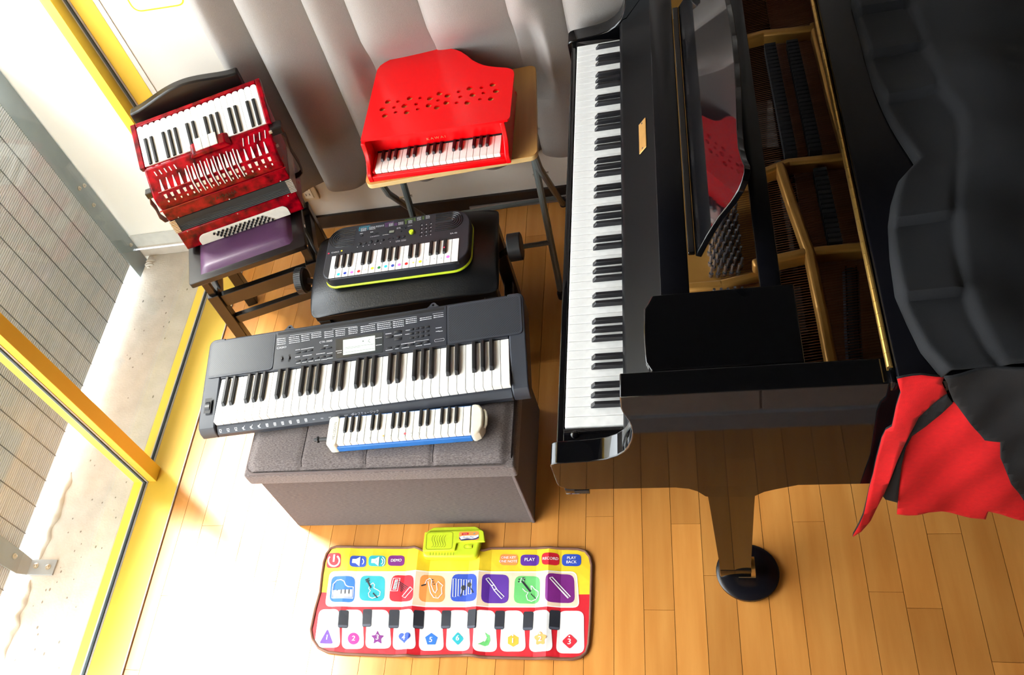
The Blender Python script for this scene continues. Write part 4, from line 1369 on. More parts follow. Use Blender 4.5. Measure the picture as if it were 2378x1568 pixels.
tag(cur, 'silver grey blackout curtain hanging in deep folds along the back wall', 'curtain')
ROOTM[cur.name] = Matrix.Identity(4)
MB().cyl((-1.45, YW - 0.035, 2.32), (1.35, YW - 0.035, 2.32), 0.014, n=12).build('curtain_rail', M_TUBE, cur)

# ================================================================== NOTICE AND SOCKET ON THE WALL
M_PAPER = mat('white_paper', (250, 249, 244), 0.7)
M_MARK = mat('yellow_marker', (246, 222, 40), 0.6)
M_INK = mat('black_ink', (40, 40, 42), 0.6)
no = thing('paper_notice', 'white paper notice with yellow marker border and handwriting, on the wall beside the window', 'notice', (-1.545, YW - 0.001, 1.016))
MN = Matrix(((1, 0, 0, 0), (0, 0, -1, 0), (0, 1, 0, 0), (0, 0, 0, 1)))
MB().prism([(-0.102, 0.004), (0.102, -0.003), (0.106, 0.285), (-0.098, 0.290)], 0.0, 0.0012, M=MN).build('paper', M_PAPER, no, smooth=0)
fr_ = MB()
pl = []
q = [(-0.088, 0.022), (0.090, 0.012), (0.094, 0.272), (-0.084, 0.276)]
fr_.ribbon(rquad(q, 0.03, 6), 0.0055, 0.0016, M=MN, closed=True)
fr_.build('marker_border', M_MARK, no, smooth=0)
MB().ribbon([(-0.102, 0.004), (0.102, -0.003), (0.106, 0.285), (-0.098, 0.290)], 0.0008, 0.0014, M=MN, closed=True).build('paper_edge', mat('paper_edge_grey', (150, 150, 140), 0.7), no, smooth=0)
ik = MB()
ik.text('・先生にわたす', 0.024, MN @ Matrix.Translation((-0.073, 0.074, 0.0016)) @ Matrix.Rotation(R(-1.5), 4, 'Z'), align='LEFT')
ik.text('など', 0.022, MN @ Matrix.Translation((0.058, 0.046, 0.0016)))
ik.build('handwriting', M_INK, no, smooth=0)
M_SOCK = mat('socket_beige', (228, 214, 184), 0.4)
M_SOCKW = mat('socket_cream', (240, 232, 212), 0.35)
so = thing('wall_socket', 'beige double power socket low on the back wall beside the accordion chair', 'socket', (-1.385, YW - 0.0005, 0.215))
MW = MN
MB().rbox(-0.040, 0.038, -0.060, 0.060, 0.0, 0.012, 0.004, 2, M=MW).build('plate', M_SOCK, so)
MB().rbox(-0.016, 0.020, -0.046, 0.044, 0.010, 0.0145, 0.001, 1, M=MW).build('insert', M_SOCKW, so)
sl_ = MB()
for z in (0.026, 0.000, -0.026):
    for x in (-0.005, 0.009):
        sl_.box(x - 0.0012, x + 0.0012, z - 0.005, z + 0.005, 0.0145, 0.0149, M=MW)
sl_.build('slots', M_DARK, so, smooth=0)

# ================================================================== MUSIC MAT
mat_ = thing('music_mat', 'colourful red and yellow fabric music mat with lime sound box, flat on the floor', 'music mat', (-1.117, 0.731, 0.0), 0.6)
AF = ROOTM[mat_.name].inverted()
c7 = crop(700, 1210, 0.29437)
def am(x, y, z=0.0035):
    p = AF @ at(*c7(x, y), z)
    return (p.x, p.y)
CRE = [am(330, 600)[0], am(890, 600)[0], am(1390, 600)[0], am(1945, 600)[0]]
def drape(x, y):
    z = 0.0025
    for c, h, w in ((CRE[0], 0.003, 0.03), (CRE[1], 0.010, 0.035), (CRE[2], 0.008, 0.032), (CRE[3], 0.008, 0.034)):
        z += h * max(0, 1 - abs(x - c) / w)
    z += 0.0012 * math.sin(55 * x + 9 * y) * math.sin(31 * y + 2) + 0.0012
    return z
cuts = []
for c, w in ((CRE[0], 0.03), (CRE[1], 0.035), (CRE[2], 0.032), (CRE[3], 0.034)):
    cuts += [c - w, c, c + w]
def matpart(name, mbx, m, dz, parent=None):
    """lay flat shapes over the gently creased mat"""
    bm = bmesh.new()
    vs = [bm.verts.new(p) for p in mbx.v]
    for f, mi in zip(mbx.f, mbx.m):
        try:
            nf_ = bm.faces.new([vs[i] for i in f])
            nf_.material_index = mi
        except ValueError:
            pass
    x0 = min(p[0] for p in mbx.v)
    x1 = max(p[0] for p in mbx.v)
    y0 = min(p[1] for p in mbx.v)
    y1 = max(p[1] for p in mbx.v)
    cs = [(c, 0) for c in cuts if x0 < c < x1]
    if x1 - x0 > 0.04:
        cs += [(x0 + 0.03 * i, 0) for i in range(1, int((x1 - x0) / 0.03) + 1)]
    if y1 - y0 > 0.04:
        cs += [(y0 + 0.03 * i, 1) for i in range(1, int((y1 - y0) / 0.03) + 1)]
    for c, ax in cs:
        bmesh.ops.bisect_plane(bm, geom=bm.verts[:] + bm.edges[:] + bm.faces[:], plane_co=(c, 0, 0) if ax == 0 else (0, c, 0), plane_no=(1, 0, 0) if ax == 0 else (0, 1, 0))
    for v in bm.verts:
        v.co.z = drape(v.co.x, v.co.y) + dz
    o = MB()
    bm.verts.index_update()
    mi = [f.material_index for f in bm.faces]
    o.bm(bm)
    o.m = mi
    return o.build(name, m, parent or mat_, smooth=0)
def mm_(n, c):
    return mat('mat_' + n, c, 0.55, c2=tuple(v * 0.96 for v in c), bump=0.1, bscale=(900, 900, 900))
MMC = dict(yellow=mm_('yellow', (250, 214, 40)), red=mm_('red', (222, 22, 40)), peach=mm_('peach', (250, 222, 190)), white=mm_('white', (250, 248, 246)), black=mm_('black', (34, 36, 46)),
           brown=mm_('brown', (120, 78, 58)), blue=mm_('blue', (34, 112, 208)), teal=mm_('teal', (24, 172, 184)), orange=mm_('orange', (250, 156, 76)), navy=mm_('navy', (42, 78, 190)), purple=mm_('purple', (92, 40, 158)),
           green=mm_('green', (112, 208, 116)), plum=mm_('plum', (126, 26, 128)), pink=mm_('pink', (226, 32, 140)), gold=mm_('gold', (246, 190, 60)), crim=mm_('crimson', (214, 20, 44)), shade=mm_('key_edge', (80, 84, 98)))
outm = [(150, 565), (165, 420), (178, 330), (200, 262), (235, 218), (280, 205), (400, 208), (900, 214), (960, 240), (1440, 240), (1500, 218), (1900, 216), (2180, 222), (2240, 240), (2275, 285), (2290, 350), (2285, 580)]
outl_ = [am(*p) for p in outm]
low = [(150, 565), (2285, 580), (2278, 800), (2265, 975), (2245, 1040), (2200, 1078), (2140, 1092), (1850, 1088), (1400, 1076), (1300, 1062), (900, 1072), (600, 1062), (330, 1050), (210, 1036), (135, 1000), (88, 930), (76, 860), (110, 700)]
lowl = [am(*p) for p in low]
mby = MB().flat(outl_)
matpart('upper_fabric', mby, MMC['yellow'], 0.0)
matpart('lower_fabric', MB().flat(lowl), MMC['red'], 0.0)
edge = outl_[1:] + lowl[1:]
P = [Vector((p[0], p[1], 0)) for p in outl_[:-1]] + [Vector((p[0], p[1], 0)) for p in lowl[1:]]
dense = []
for i in range(len(P)):
    a, b = P[i], P[(i + 1) % len(P)]
    n = max(1, int((b - a).length / 0.012))
    dense += [a.lerp(b, j / n) for j in range(n)]
MB().tube([(p.x, p.y, max(0.0042, drape(p.x, p.y))) for p in dense], 0.0040, 8, closed=True).build('binding', MMC['brown'], mat_)
pq = [(188, 672), (222, 402), (1150, 396), (2175, 402), (2192, 560), (2190, 680), (1200, 672)]
pan = rquad([am(*p) for p in ((190, 674), (228, 402), (2168, 404), (2190, 682))], 0.016, 5)
matpart('button_panel', MB().flat(pan), MMC['peach'], 0.0004)
matpart('panel_border', MB().ribbon(pan, 0.0028, closed=True), MMC['white'], 0.0008)
icons = [('blue', (240, 435), (426, 440), (420, 646), (220, 640)), ('teal', (468, 432), (662, 436), (655, 635), (456, 630)), ('red', (716, 428), (894, 434), (888, 642), (690, 636)), ('orange', (944, 428), (1132, 434), (1130, 645), (928, 640)),
         ('navy', (1190, 420), (1388, 422), (1388, 640), (1172, 636)), ('purple', (1430, 420), (1638, 426), (1634, 652), (1420, 650)), ('green', (1686, 434), (1884, 438), (1880, 656), (1674, 652)), ('plum', (1930, 420), (2150, 424), (2158, 650), (1924, 648))]
ICO = []
for c, *q in icons:
    mt_ = MMC['crim'] if c == 'red' else MMC[c]
    ICO.append(matpart('instrument_button', MB().flat(rquad([am(*p) for p in q], 0.018, 4)), mt_, 0.0008))
def rib(mbx, pts, w, closed=False, sc=0.00094):
    mbx.ribbon([am(*p) for p in pts], w * sc * 0.31, closed=closed)
LW = 7.5
def icon(i, white, dark):
    w, d = MB(), MB()
    for pts, cl__ in white:
        rib(w, pts, LW, cl__)
    for pts, cl__, ww in dark:
        rib(d, pts, ww, cl__)
    return w, d
def put(i, w, d, fills=()):
    if w.v:
        matpart('outline', w, MMC['white'], 0.0018, ICO[i])
    if d.v:
        matpart('detail', d, MMC['black'], 0.0020, ICO[i])
# grand piano
w, d = MB(), MB()
rib(w, [(242, 610), (245, 545), (252, 500), (280, 470), (315, 466), (340, 480), (352, 510), (370, 522), (412, 525), (408, 612), (242, 610)], 9)
w.flat([am(*p) for p in ((252, 548), (404, 544), (402, 604), (250, 604))])
for x in (285, 318, 350, 380):
    rib(d, [(x, 545), (x - 2, 578)], 14)
    rib(d, [(x - 2, 578), (x - 3, 604)], 3)
put(0, w, d)
# violin
w, d = MB(), MB()
rib(w, [(545, 505), (565, 490), (578, 505), (572, 530), (600, 545), (622, 560), (618, 590), (590, 600), (560, 612), (535, 600), (530, 572), (545, 552), (532, 535), (545, 505)], 8)
rib(d, [(515, 462), (550, 530)], 16)
rib(d, [(505, 470), (535, 455)], 12)
rib(d, [(510, 485), (540, 470)], 10)
rib(d, [(565, 570), (600, 608)], 12)
put(1, w, d)
# accordion
w, d = MB(), MB()
rib(w, [(728, 455), (780, 455), (760, 555), (706, 555)], 8, True)
w.flat([am(*p) for p in ((742, 466), (766, 466), (750, 545), (722, 545))])
for i in range(6):
    rib(d, [(727 + 3.6 * (5 - i), 478 + 12 * i), (748 + 3 * (5 - i), 478 + 12 * i)], 6)
for i in range(5):
    rib(d, [(772 + 3 * i, 480 + 16 * i), (845 - 14 * i, 530 + 8 * i)], 7)
rib(w, [(862, 528), (884, 548), (820, 612), (796, 598), (862, 528)], 8)
put(2, w, d)
# saxophone
w, d = MB(), MB()
rib(w, [(975, 510), (990, 470), (1015, 455), (1030, 470), (1025, 510), (1045, 560), (1058, 572), (1072, 545), (1068, 500), (1080, 480), (1116, 512), (1105, 530), (1110, 575), (1080, 612), (1045, 608), (1020, 570), (1005, 500), (1000, 478)], 8)
rib(d, [(950, 518), (985, 505)], 12)
for x, y in ((1028, 465), (1035, 485), (1042, 502)):
    rib(d, [(x, y), (x + 14, y + 2)], 9)
put(3, w, d)
# xylophone
w, d = MB(), MB()
for x, y0, y1 in ((1205, 458, 600), (1247, 462, 594), (1290, 466, 588), (1330, 470, 582)):
    rib(w, [(x - 7, y0), (x + 16, y0), (x + 12, y1), (x - 11, y1)], 7, True)
d.flat([am(1278 + 18 * math.cos(a * 0.6), 530 + 20 * math.sin(a * 0.6)) for a in range(10)])
d.flat([am(1328 + 18 * math.cos(a * 0.6), 508 + 20 * math.sin(a * 0.6)) for a in range(10)])
rib(d, [(1276, 540), (1255, 598)], 9)
rib(d, [(1330, 520), (1360, 576)], 9)
put(4, w, d)
# recorder
w, d = MB(), MB()
rib(w, [(1458, 462), (1478, 452), (1520, 505), (1545, 545), (1600, 600), (1580, 616), (1520, 548), (1500, 512), (1458, 462)], 8)
rib(w, [(1500, 512), (1524, 505)], 8)
rib(w, [(1518, 545), (1543, 535)], 8)
for t in range(4):
    rib(d, [(1538 + 12 * t, 548 + 13 * t), (1543 + 12 * t, 553 + 13 * t)], 6)
put(5, w, d)
# guitar
w, d = MB(), MB()
rib(w, [(1745, 536), (1768, 560), (1790, 566), (1775, 590), (1785, 625), (1815, 636), (1850, 620), (1870, 590), (1868, 560), (1840, 540), (1820, 515), (1812, 512), (1815, 545)], 8)
rib(d, [(1742, 478), (1808, 560)], 17)
rib(w, [(1738, 455), (1760, 460), (1750, 485), (1725, 490), (1738, 455)], 8)
for x, y in ((1715, 460), (1712, 478), (1745, 450), (1755, 462)):
    rib(d, [(x, y), (x + 8, y + 8)], 12)
for t in range(4):
    rib(d, [(1812 + 10 * t, 575 + 10 * t), (1816 + 11 * t, 588 + 10 * t)], 8)
put(6, w, d)
# flute
w, d = MB(), MB()
rib(w, [(1962, 460), (1982, 452), (2122, 600), (2104, 612), (1962, 460)], 9)
rib(w, [(1975, 470), (2108, 605)], 3)
put(7, w, d)
# upper buttons
def ubutton(c, q, lines, size, cy=None):
    o = matpart('control_button', MB().flat(rquad([am(*p) for p in q], 0.012, 4)), MMC[c], 0.0006)
    t = MB()
    for s, (x, y) in lines:
        p = am(x, y)
        t.text(s, size, Matrix.Translation((p[0], p[1], 0)))
        t.text(s, size, Matrix.Translation((p[0] + 0.0004, p[1] + 0.0002, 0)))
    if t.v:
        matpart('lettering', t, MMC['white'], 0.0018, o)
    return o
pw_ = ubutton('crim', ((205, 255), (314, 254), (311, 370), (196, 374)), (), 0.01)
w = MB()
w.ribbon([am(258 + 44 * math.sin(R(a)), 316 - 44 * math.cos(R(a))) for a in range(38, 323, 12)], 0.0050)
w.ribbon([am(262, 268), am(256, 326)], 0.0056)
matpart('symbol', w, MMC['white'], 0.0018, pw_)
for c, x, q, sgn in (('navy', 445, ((388, 275), (514, 277), (510, 366), (380, 362)), '-'), ('teal', 596, ((534, 275), (667, 276), (662, 362), (526, 358)), '+')):
    o = ubutton(c, q, (), 0.01)
    w = MB()
    w.flat([am(*p) for p in ((x - 40, 304), (x - 12, 302), (x + 22, 284), (x + 14, 360), (x - 16, 336), (x - 44, 334))])
    for r_ in ((24,) if sgn == '-' else (24, 40)):
        w.ribbon([am(x + 24 + r_ * math.sin(R(a)), 322 - r_ * math.cos(R(a))) for a in range(30, 155, 12)], 0.0026)
    matpart('symbol', w, MMC['white'], 0.0018, o)
    t = MB()
    p = am(x - 2, 322)
    t.text(sgn, 0.012, Matrix.Translation((p[0], p[1], 0)))
    matpart('sign', t, MMC[c], 0.0028, o)
ubutton('plum', ((686, 272), (815, 274), (812, 356), (680, 354)), (('DEMO', (748, 313)),), 0.0118)
ubutton('orange', ((1566, 262), (1708, 264), (1706, 351), (1564, 349)), (('ONE KEY', (1634, 291)), ('ONE NOTE', (1631, 321))), 0.0100)
ubutton('purple', ((1730, 268), (1877, 270), (1874, 356), (1727, 355)), (('PLAY', (1801, 309)),), 0.0130)
ubutton('crim', ((1897, 258), (2034, 258), (2036, 356), (1898, 352)), (('RECORD', (1966, 305)),), 0.0110)
ubutton('navy', ((2056, 264), (2207, 266), (2206, 360), (2054, 357)), (('PLAY', (2131, 296)), ('BACK', (2130, 328))), 0.0110)
# keys
kx = [((140, 302), (100, 308)), ((330, 480), (318, 496)), ((520, 688), (503, 712)), ((735, 892), (718, 908)), ((945, 1105), (925, 1126)), ((1158, 1318), (1138, 1337)), ((1370, 1528), (1354, 1546)), ((1585, 1750), (1564, 1772)), ((1812, 1965), (1794, 1986)), ((2030, 2228), (2008, 2232))]
ybot = [1003, 1012, 1008, 1020, 1026, 1027, 1035, 1032, 1036, 1047]
KEYS = []
for i, (tp, bt__) in enumerate(kx):
    y0 = 698 if i == 0 else (700 + 1.2 * i)
    poly = rquad([am(bt__[0], ybot[i]), am(bt__[1], ybot[i]), am(tp[1], y0), am(tp[0], y0)], 0.019, 6)
    KEYS.append(matpart('printed_white_key', MB().flat(poly), MMC['white'], 0.0008))
for x0, x1, y0, y1 in ((298, 374, 708, 848), (485, 558, 698, 838), (692, 774, 702, 848), (893, 971, 712, 856), (1106, 1181, 708, 852), (1314, 1388, 705, 855), (1528, 1605, 711, 859), (1751, 1831, 717, 865), (1961, 2043, 710, 864)):
    poly = rquad([am(x0 - 6, y1), am(x1 - 6, y1), am(x1 + 2, y0), am(x0 + 2, y0)], 0.006, 4)
    o = matpart('printed_black_key', MB().flat(poly), MMC['black'], 0.0014)
    matpart('key_highlight', MB().flat(rquad([am(x0 - 4, y1 - 4), am(x1 - 8, y1 - 4), am(x1 - 7, y1 - 22), am(x0 - 3, y1 - 22)], 0.004, 3)), MMC['shade'], 0.0020, o)
def num(i, shape, col, s, x, y, size=0.0200, dot=False):
    mt_ = MMC['crim'] if col == 'red' else MMC[col]
    matpart('symbol', MB().flat(shape), mt_, 0.0016, KEYS[i])
    t = MB()
    p = am(x, y)
    for dx in (-0.0005, 0, 0.0005):
        t.text(s, size, Matrix.Translation((p[0] + dx, p[1], 0)))
    if dot:
        p = am(x, y - 42)
        t.flat(circ(p[0], p[1], 0.0022, 10))
    matpart('number', t, MMC['white'], 0.0024, KEYS[i])
def pc(cx, cy, pts, n=None):
    return [am(cx + a, cy + b) for a, b in pts]
num(0, rquad(pc(200, 930, ((-58, 38), (54, 42), (8, -78))), 0.006, 3), 'purple', '1', 203, 922)
num(1, pc(412, 930, [(45 * math.cos(R(a)), 47 * math.sin(R(a))) for a in range(0, 360, 18)]), 'pink', '2', 413, 930)
num(2, rquad(pc(602, 925, [((54 if k % 2 == 0 else 27) * math.sin(R(36 * k)), -(58 if k % 2 == 0 else 27) * math.cos(R(36 * k))) for k in range(10)]), 0.003, 2), 'plum', '3', 601, 922)
num(3, pc(818, 925, [(50 * math.sin(R(a)) ** 3, -(40 * math.cos(R(a)) - 15 * math.cos(R(2 * a)) - 6 * math.cos(R(3 * a)) - 3 * math.cos(R(4 * a)))) for a in range(0, 360, 15)]), 'navy', '4', 812, 928)
num(4, pc(1026, 936, [(52 * math.sin(R(72 * k)), -52 * math.cos(R(72 * k))) for k in range(5)]), 'blue', '5', 1022, 940)
num(5, rquad(pc(1236, 932, ((0, -54), (48, 0), (0, 52), (-50, 0))), 0.004, 2), 'teal', '6', 1233, 928)
num(6, pc(1440, 935, [(-44, 42), (-30, 44), (10, 56), (34, 48), (50, 10), (44, -30), (10, -52), (22, -20), (10, 10), (-20, 30)]), 'green', '7', 1452, 942)
num(7, pc(1671, 945, [(48 * math.sin(R(60 * k)), -50 * math.cos(R(60 * k))) for k in range(6)]), 'gold', '1', 1668, 948, 0.019, True)
num(8, pc(1888, 935, [((44 + 9 * math.cos(R(5 * a))) * math.sin(R(a)), -(48 + 8 * math.cos(R(5 * a))) * math.cos(R(a))) for a in range(0, 360, 12)]), 'orange', '2', 1884, 938, 0.019, True)
num(9, rquad(pc(2117, 952, ((0, -62), (62, -2), (2, 62), (-64, 0))), 0.006, 3), 'red', '3', 2114, 956, 0.021, True)
# sound box
c8 = crop(960, 1210, 0.0799)
def bx(x, y, z):
    p = AF @ at(*c8(x, y), z)
    return (p.x, p.y)
z1 = 0.034
def box_out(pts, z):
    return [bx(x, y, z) for x, y in pts]
base_ = rquad([bx(300, 1010, 0.022), bx(1960, 1010, 0.022), bx(2030, 330, 0.022), bx(330, 400, 0.022)], 0.02, 6)
base_ = rquad(box_out(((270, 1110), (1880, 1110), (2060, 250), (420, 290)), 0.014), 0.018, 6)
bxm = MB().prism(base_, 0.003, 0.028)
M_BOX = mat('sound_box_lime', (214, 232, 44), 0.35)
sbx = bxm.build('sound_box', M_BOX, mat_, bevel=0.007, bseg=4)
top_ = rquad(box_out(((262, 880), (1205, 850), (1250, 640), (1320, 610), (2080, 600), (2040, 290), (1960, 255), (330, 320)), z1), 0.004, 4)
MB().prism(top_, 0.026, z1).build('box_plate', M_BOX, sbx, bevel=0.002, bseg=2)
rear = rquad(box_out(((400, 320), (1960, 260), (1830, 150), (560, 180)), 0.030), 0.008, 4)
MB().prism(rear, 0.004, 0.028).build('box_rear', M_BOX, sbx, bevel=0.004, bseg=3)
M_LIMED = mat('lime_groove', (120, 132, 8), 0.6)
gr = MB()
gr.ribbon(rquad([bx(360, 830, z1), bx(1120, 815, z1), bx(1155, 320, z1), bx(395, 350, z1)], 0.008, 5), 0.0012, z1 + 0.0004, closed=True)
for i in range(6):
    x = 560 + 70 * i
    pts = [(x + 25 + 6 * i * 0.4, 420), (x - 15, 490), (x - 18, 560), (x + 10, 640), (x + 25, 700), (x, 750), (x - 40, 765)]
    gr.ribbon([bx(a, b, z1) for a, b in pts], 0.0011, z1 + 0.0004)
gr.ribbon(rquad([bx(1470, 800, 0.029), bx(1720, 795, 0.029), bx(1725, 685, 0.029), bx(1475, 690, 0.029)], 0.006, 5), 0.0010, 0.0284, closed=True)
gr.build('box_grooves', M_LIMED, sbx, smooth=0)
p0, p1 = bx(1540, 790, 0.029), bx(1715, 690, 0.029)
MB().rbox(p0[0], p1[0], min(p0[1], p1[1]), max(p0[1], p1[1]), 0.027, 0.0305, 0.0014, 2).build('slide_switch', M_BOX, sbx)
for i in range(9):
    x = 490 + 85 * i
    a, b = bx(x, 1005, 0.027), bx(x + 4, 920, 0.028)
    gx = MB().ribbon([a, b], 0.0012, 0.0285).build('vent_slit', M_LIMED, sbx, smooth=0)
lb_ = rquad([bx(1330, 575, z1), bx(1900, 555, z1), bx(1905, 300, z1), bx(1325, 320, z1)], 0.006, 5)
stk = MB().flat(lb_, z1 + 0.0005).build('label_sticker', MMC['orange'], sbx, smooth=0)
w1, w2, w3, w4 = MB(), MB(), MB(), MB()
w1.flat([bx(*p, z1) for p in ((1330, 470), (1450, 500), (1600, 490), (1760, 480), (1900, 430), (1900, 500), (1800, 545), (1600, 560), (1400, 575), (1335, 520))], z1 + 0.0007)
w1.build('sticker_band', mat('mat_deep_blue', (40, 44, 104), 0.5), stk, smooth=0)
w2.flat([bx(*p, z1) for p in ((1340, 470), (1420, 440), (1620, 430), (1800, 430), (1895, 400), (1895, 455), (1820, 500), (1700, 525), (1560, 510), (1390, 545))], z1 + 0.0009)
w2.build('sticker_cloud', MMC['white'], stk, smooth=0)
w3.flat(rquad([bx(1405, 415, z1), bx(1610, 400, z1), bx(1608, 345, z1), bx(1410, 362, z1)], 0.0015, 3), z1 + 0.0009)
w3.build('sticker_bar', MMC['crim'], stk, smooth=0)
a, b = bx(1508, 381, z1), bx(1600, 480, z1)
w4.text('Learning', 0.0031, Matrix.Translation((a[0], a[1], z1 + 0.0011)) @ Matrix.Rotation(R(2), 4, 'Z'))
w4.build('sticker_lettering', MMC['white'], stk, smooth=0)
w5 = MB()
w5.text('Music-Mat', 0.0078, Matrix.Translation((b[0], b[1], z1 + 0.0012)) @ Matrix.Rotation(R(2), 4, 'Z'))
w5.build('sticker_lettering', mat('mat_slate', (96, 96, 140), 0.5), stk, smooth=0)
w6 = MB()
q = bx(1765, 370, z1)
w6.flat(circ(q[0] - 0.001, q[1] - 0.001, 0.0012, 8), z1 + 0.0009)
w6.flat(circ(q[0] + 0.002, q[1] - 0.0005, 0.0012, 8), z1 + 0.0009)
w6.ribbon([(q[0], q[1] - 0.001), (q[0] + 0.0004, q[1] + 0.002), (q[0] + 0.003, q[1] + 0.0025), (q[0] + 0.003, q[1])], 0.0008, z1 + 0.0009)
w6.build('sticker_note', MMC['teal'], stk, smooth=0)

# ================================================================== GRAND PIANO
M_EB = mat('ebony_polish', (9, 9, 11), 0.035, c2=(7, 7, 9), spec=0.5)
M_EBS = mat('ebony_satin', (10, 10, 14), 0.25, spec=0.2)
M_IVK = mat('grand_white_key', (246, 245, 242), 0.2, spec=0.5)
M_EBK = mat('grand_black_key', (22, 21, 26), 0.4)
M_GOLD = mat('bronze_plate', (176, 128, 62), 0.42, 0.55, c2=(160, 114, 52), scale=(20, 20, 20))
M_BRASS = mat('brass', (214, 170, 92), 0.3, 0.8)
M_PLQ = mat('name_plate_brass', (196, 150, 82), 0.4, 0.5)
M_SBRD = mat('soundboard_spruce', (122, 76, 40), 0.5, c2=(96, 58, 28), scale=(4, 90, 20))
M_STRING = mat('copper_string', (120, 72, 46), 0.4, 0.7)
M_PIN = mat('steel_pin', (150, 150, 156), 0.25, 0.9)
M_FELT = mat('damper_felt', (15, 15, 19), 0.8)
M_CUP = mat('caster_cup_black', (18, 18, 24), 0.25)
pia = thing('grand_piano', 'black polished grand piano with open keyboard and front lid folded back, on the right', 'piano', (0.30, 1.577, 0.0))
PY0, PY1 = 0.885, 2.269
IY0, IY1 = 0.935, 2.219
pk = dict(parent=pia, world=True)
arm = [(-0.154, 1.005), (-0.157, 0.971), (-0.1555, 0.955), (-0.152, 0.938), (-0.148, 0.922), (-0.146, 0.905), (-0.1463, 0.885), (-0.149, 0.865), (-0.153, 0.848), (-0.160, 0.829), (-0.169, 0.813), (-0.184, 0.798), (-0.205, 0.787),
       (-0.236, 0.7805), (-0.273, 0.778), (-0.300, 0.7765), (-0.309, 0.774), (-0.315, 0.769), (-0.317, 0.762), (-0.317, 0.690), (-0.3155, 0.680), (-0.311, 0.672), (-0.30, 0.664), (-0.272, 0.660)]
side = arm + [(0.60, 0.660), (0.60, 1.005)]
MB().prism(side, -IY0, -PY0, M=MBK).build('case_side', M_EB, pia and pia, world=True, smooth=30, bevel=0.0025, bseg=2)
MB().prism(arm + [(0.20, 0.660), (0.20, 1.005)], -PY1, -IY1, M=MBK).build('case_side', M_EB, **pk, smooth=30, bevel=0.0025)
def bez(p, n):
    o = []
    for i in range(n + 1):
        t = i / n
        a = [(1 - t) ** 3, 3 * t * (1 - t) ** 2, 3 * t * t * (1 - t), t ** 3]
        o.append((sum(a[k] * p[k][0] for k in range(4)), sum(a[k] * p[k][1] for k in range(4))))
    return o
def plan(o):
    """outline of the body from the treble side round the tail to the bass side, grown by o"""
    p = [(0.60, PY0 - o)] + bez([(0.60, PY0 - o), (1.02 + o, PY0 - o), (1.02 + o, 1.28), (1.26 + o, 1.55)], 14)[1:]
    p += bez([(1.26 + o, 1.55), (1.52 + o, 1.85), (1.56 + o, PY1 + o), (1.24, PY1 + o)], 14)[1:]
    return p
op, ip = plan(0), plan(-0.05)
MB().prism(op + [(0.20, PY1), (0.20, IY1)] + ip[::-1], 0.66, 1.005).build('rim', M_EB, **pk, smooth=40)
MB().prism([(0.20, IY0), (0.6, IY0)] + ip + [(0.20, IY1)], 0.820, 0.832).build('soundboard', M_SBRD, **pk, smooth=0)
MB().box(-0.292, 0.22, IY0, IY1, 0.662, 0.732).build('keybed', M_EB, **pk, smooth=0)
MB().rbox(-0.3055, -0.2920, IY0, IY1, 0.670, 0.7685, 0.003, 2).build('key_slip', M_EB, **pk)
MB().rbox(-0.2915, -0.1300, IY0 + 0.001, 0.9645, 0.733, 0.7735, 0.002, 2).build('key_block', M_EB, **pk)
MB().rbox(-0.2915, -0.1300, 2.1895, IY1 - 0.001, 0.733, 0.7735, 0.002, 2).build('key_block', M_EB, **pk)
MB().lathe([(0.0085, 0), (0.008, 0.003), (0.004, 0.0055), (0.001, 0.006)], 16, M=Matrix.Translation((-0.268, 0.9495, 0.7735))).build('key_block_screw', M_EB, **pk)
# keys
PI_ = 1.222 / 52
MKB = Matrix.Translation((-0.30, -1.577, 0)) @ Fm(-0.288, 2.188, 0, -90)
bpos = [1]
oct_ = [0, 1, 3, 4, 5]
i = 3
while i < 52:
    for k in oct_:
        if i + k < 52:
            bpos.append(i + k)
    i += 7
bxk = at(1370.7, 944, 0.7785).x + 0.288
keyboard(pia, 0.0, PI_, 52, bpos, 0.0, 0.150, 0.7770, 0.020, bxk, 0.0118, 0.0115, M=MKB, mw=M_IVK, mb=M_EBK, slope=0.0095, gap=0.0004, by1=0.145)
MB().box(-0.2900, -0.128, 0.9645, 2.1895, 0.732, 0.7365).build('key_frame_felt', mat('key_felt', (60, 18, 22), 0.9), **pk, smooth=0)
# fall board, opened against the desk
fb = [(-0.1710, 0.7935), (-0.164, 0.788), (-0.150, 0.789), (-0.140, 0.796), (-0.066, 0.888), (-0.066, 0.900), (-0.074, 0.9065), (-0.083, 0.902), (-0.150, 0.8185), (-0.160, 0.816), (-0.168, 0.806)]
MB().prism(fb, -(IY1 - 0.002), -(IY0 + 0.002), M=MBK).build('fallboard', mat('fallboard_satin', (9, 9, 11), 0.3, spec=0.12), **pk, smooth=40, bevel=0.001)
MFB = axes((-0.1115, 1.69, 0.8665), (0, -1, 0), (0.067, 0, 0.0835))
npl = MB().rbox(-0.050, 0.050, -0.014, 0.014, 0.0005, 0.0028, 0.001, 1, M=MFB)
npl_ = npl.build('name_plate', M_PLQ, **pk)
sc_ = MB()
for x in (-0.042, 0.042):
    sc_.lathe([(0.0024, 0), (0.002, 0.0008), (0.0005, 0.001)], 8, M=MFB @ Matrix.Translation((x, 0.0, 0.0028)))
sc_.build('name_plate_screws', M_PIN, npl_, world=True)
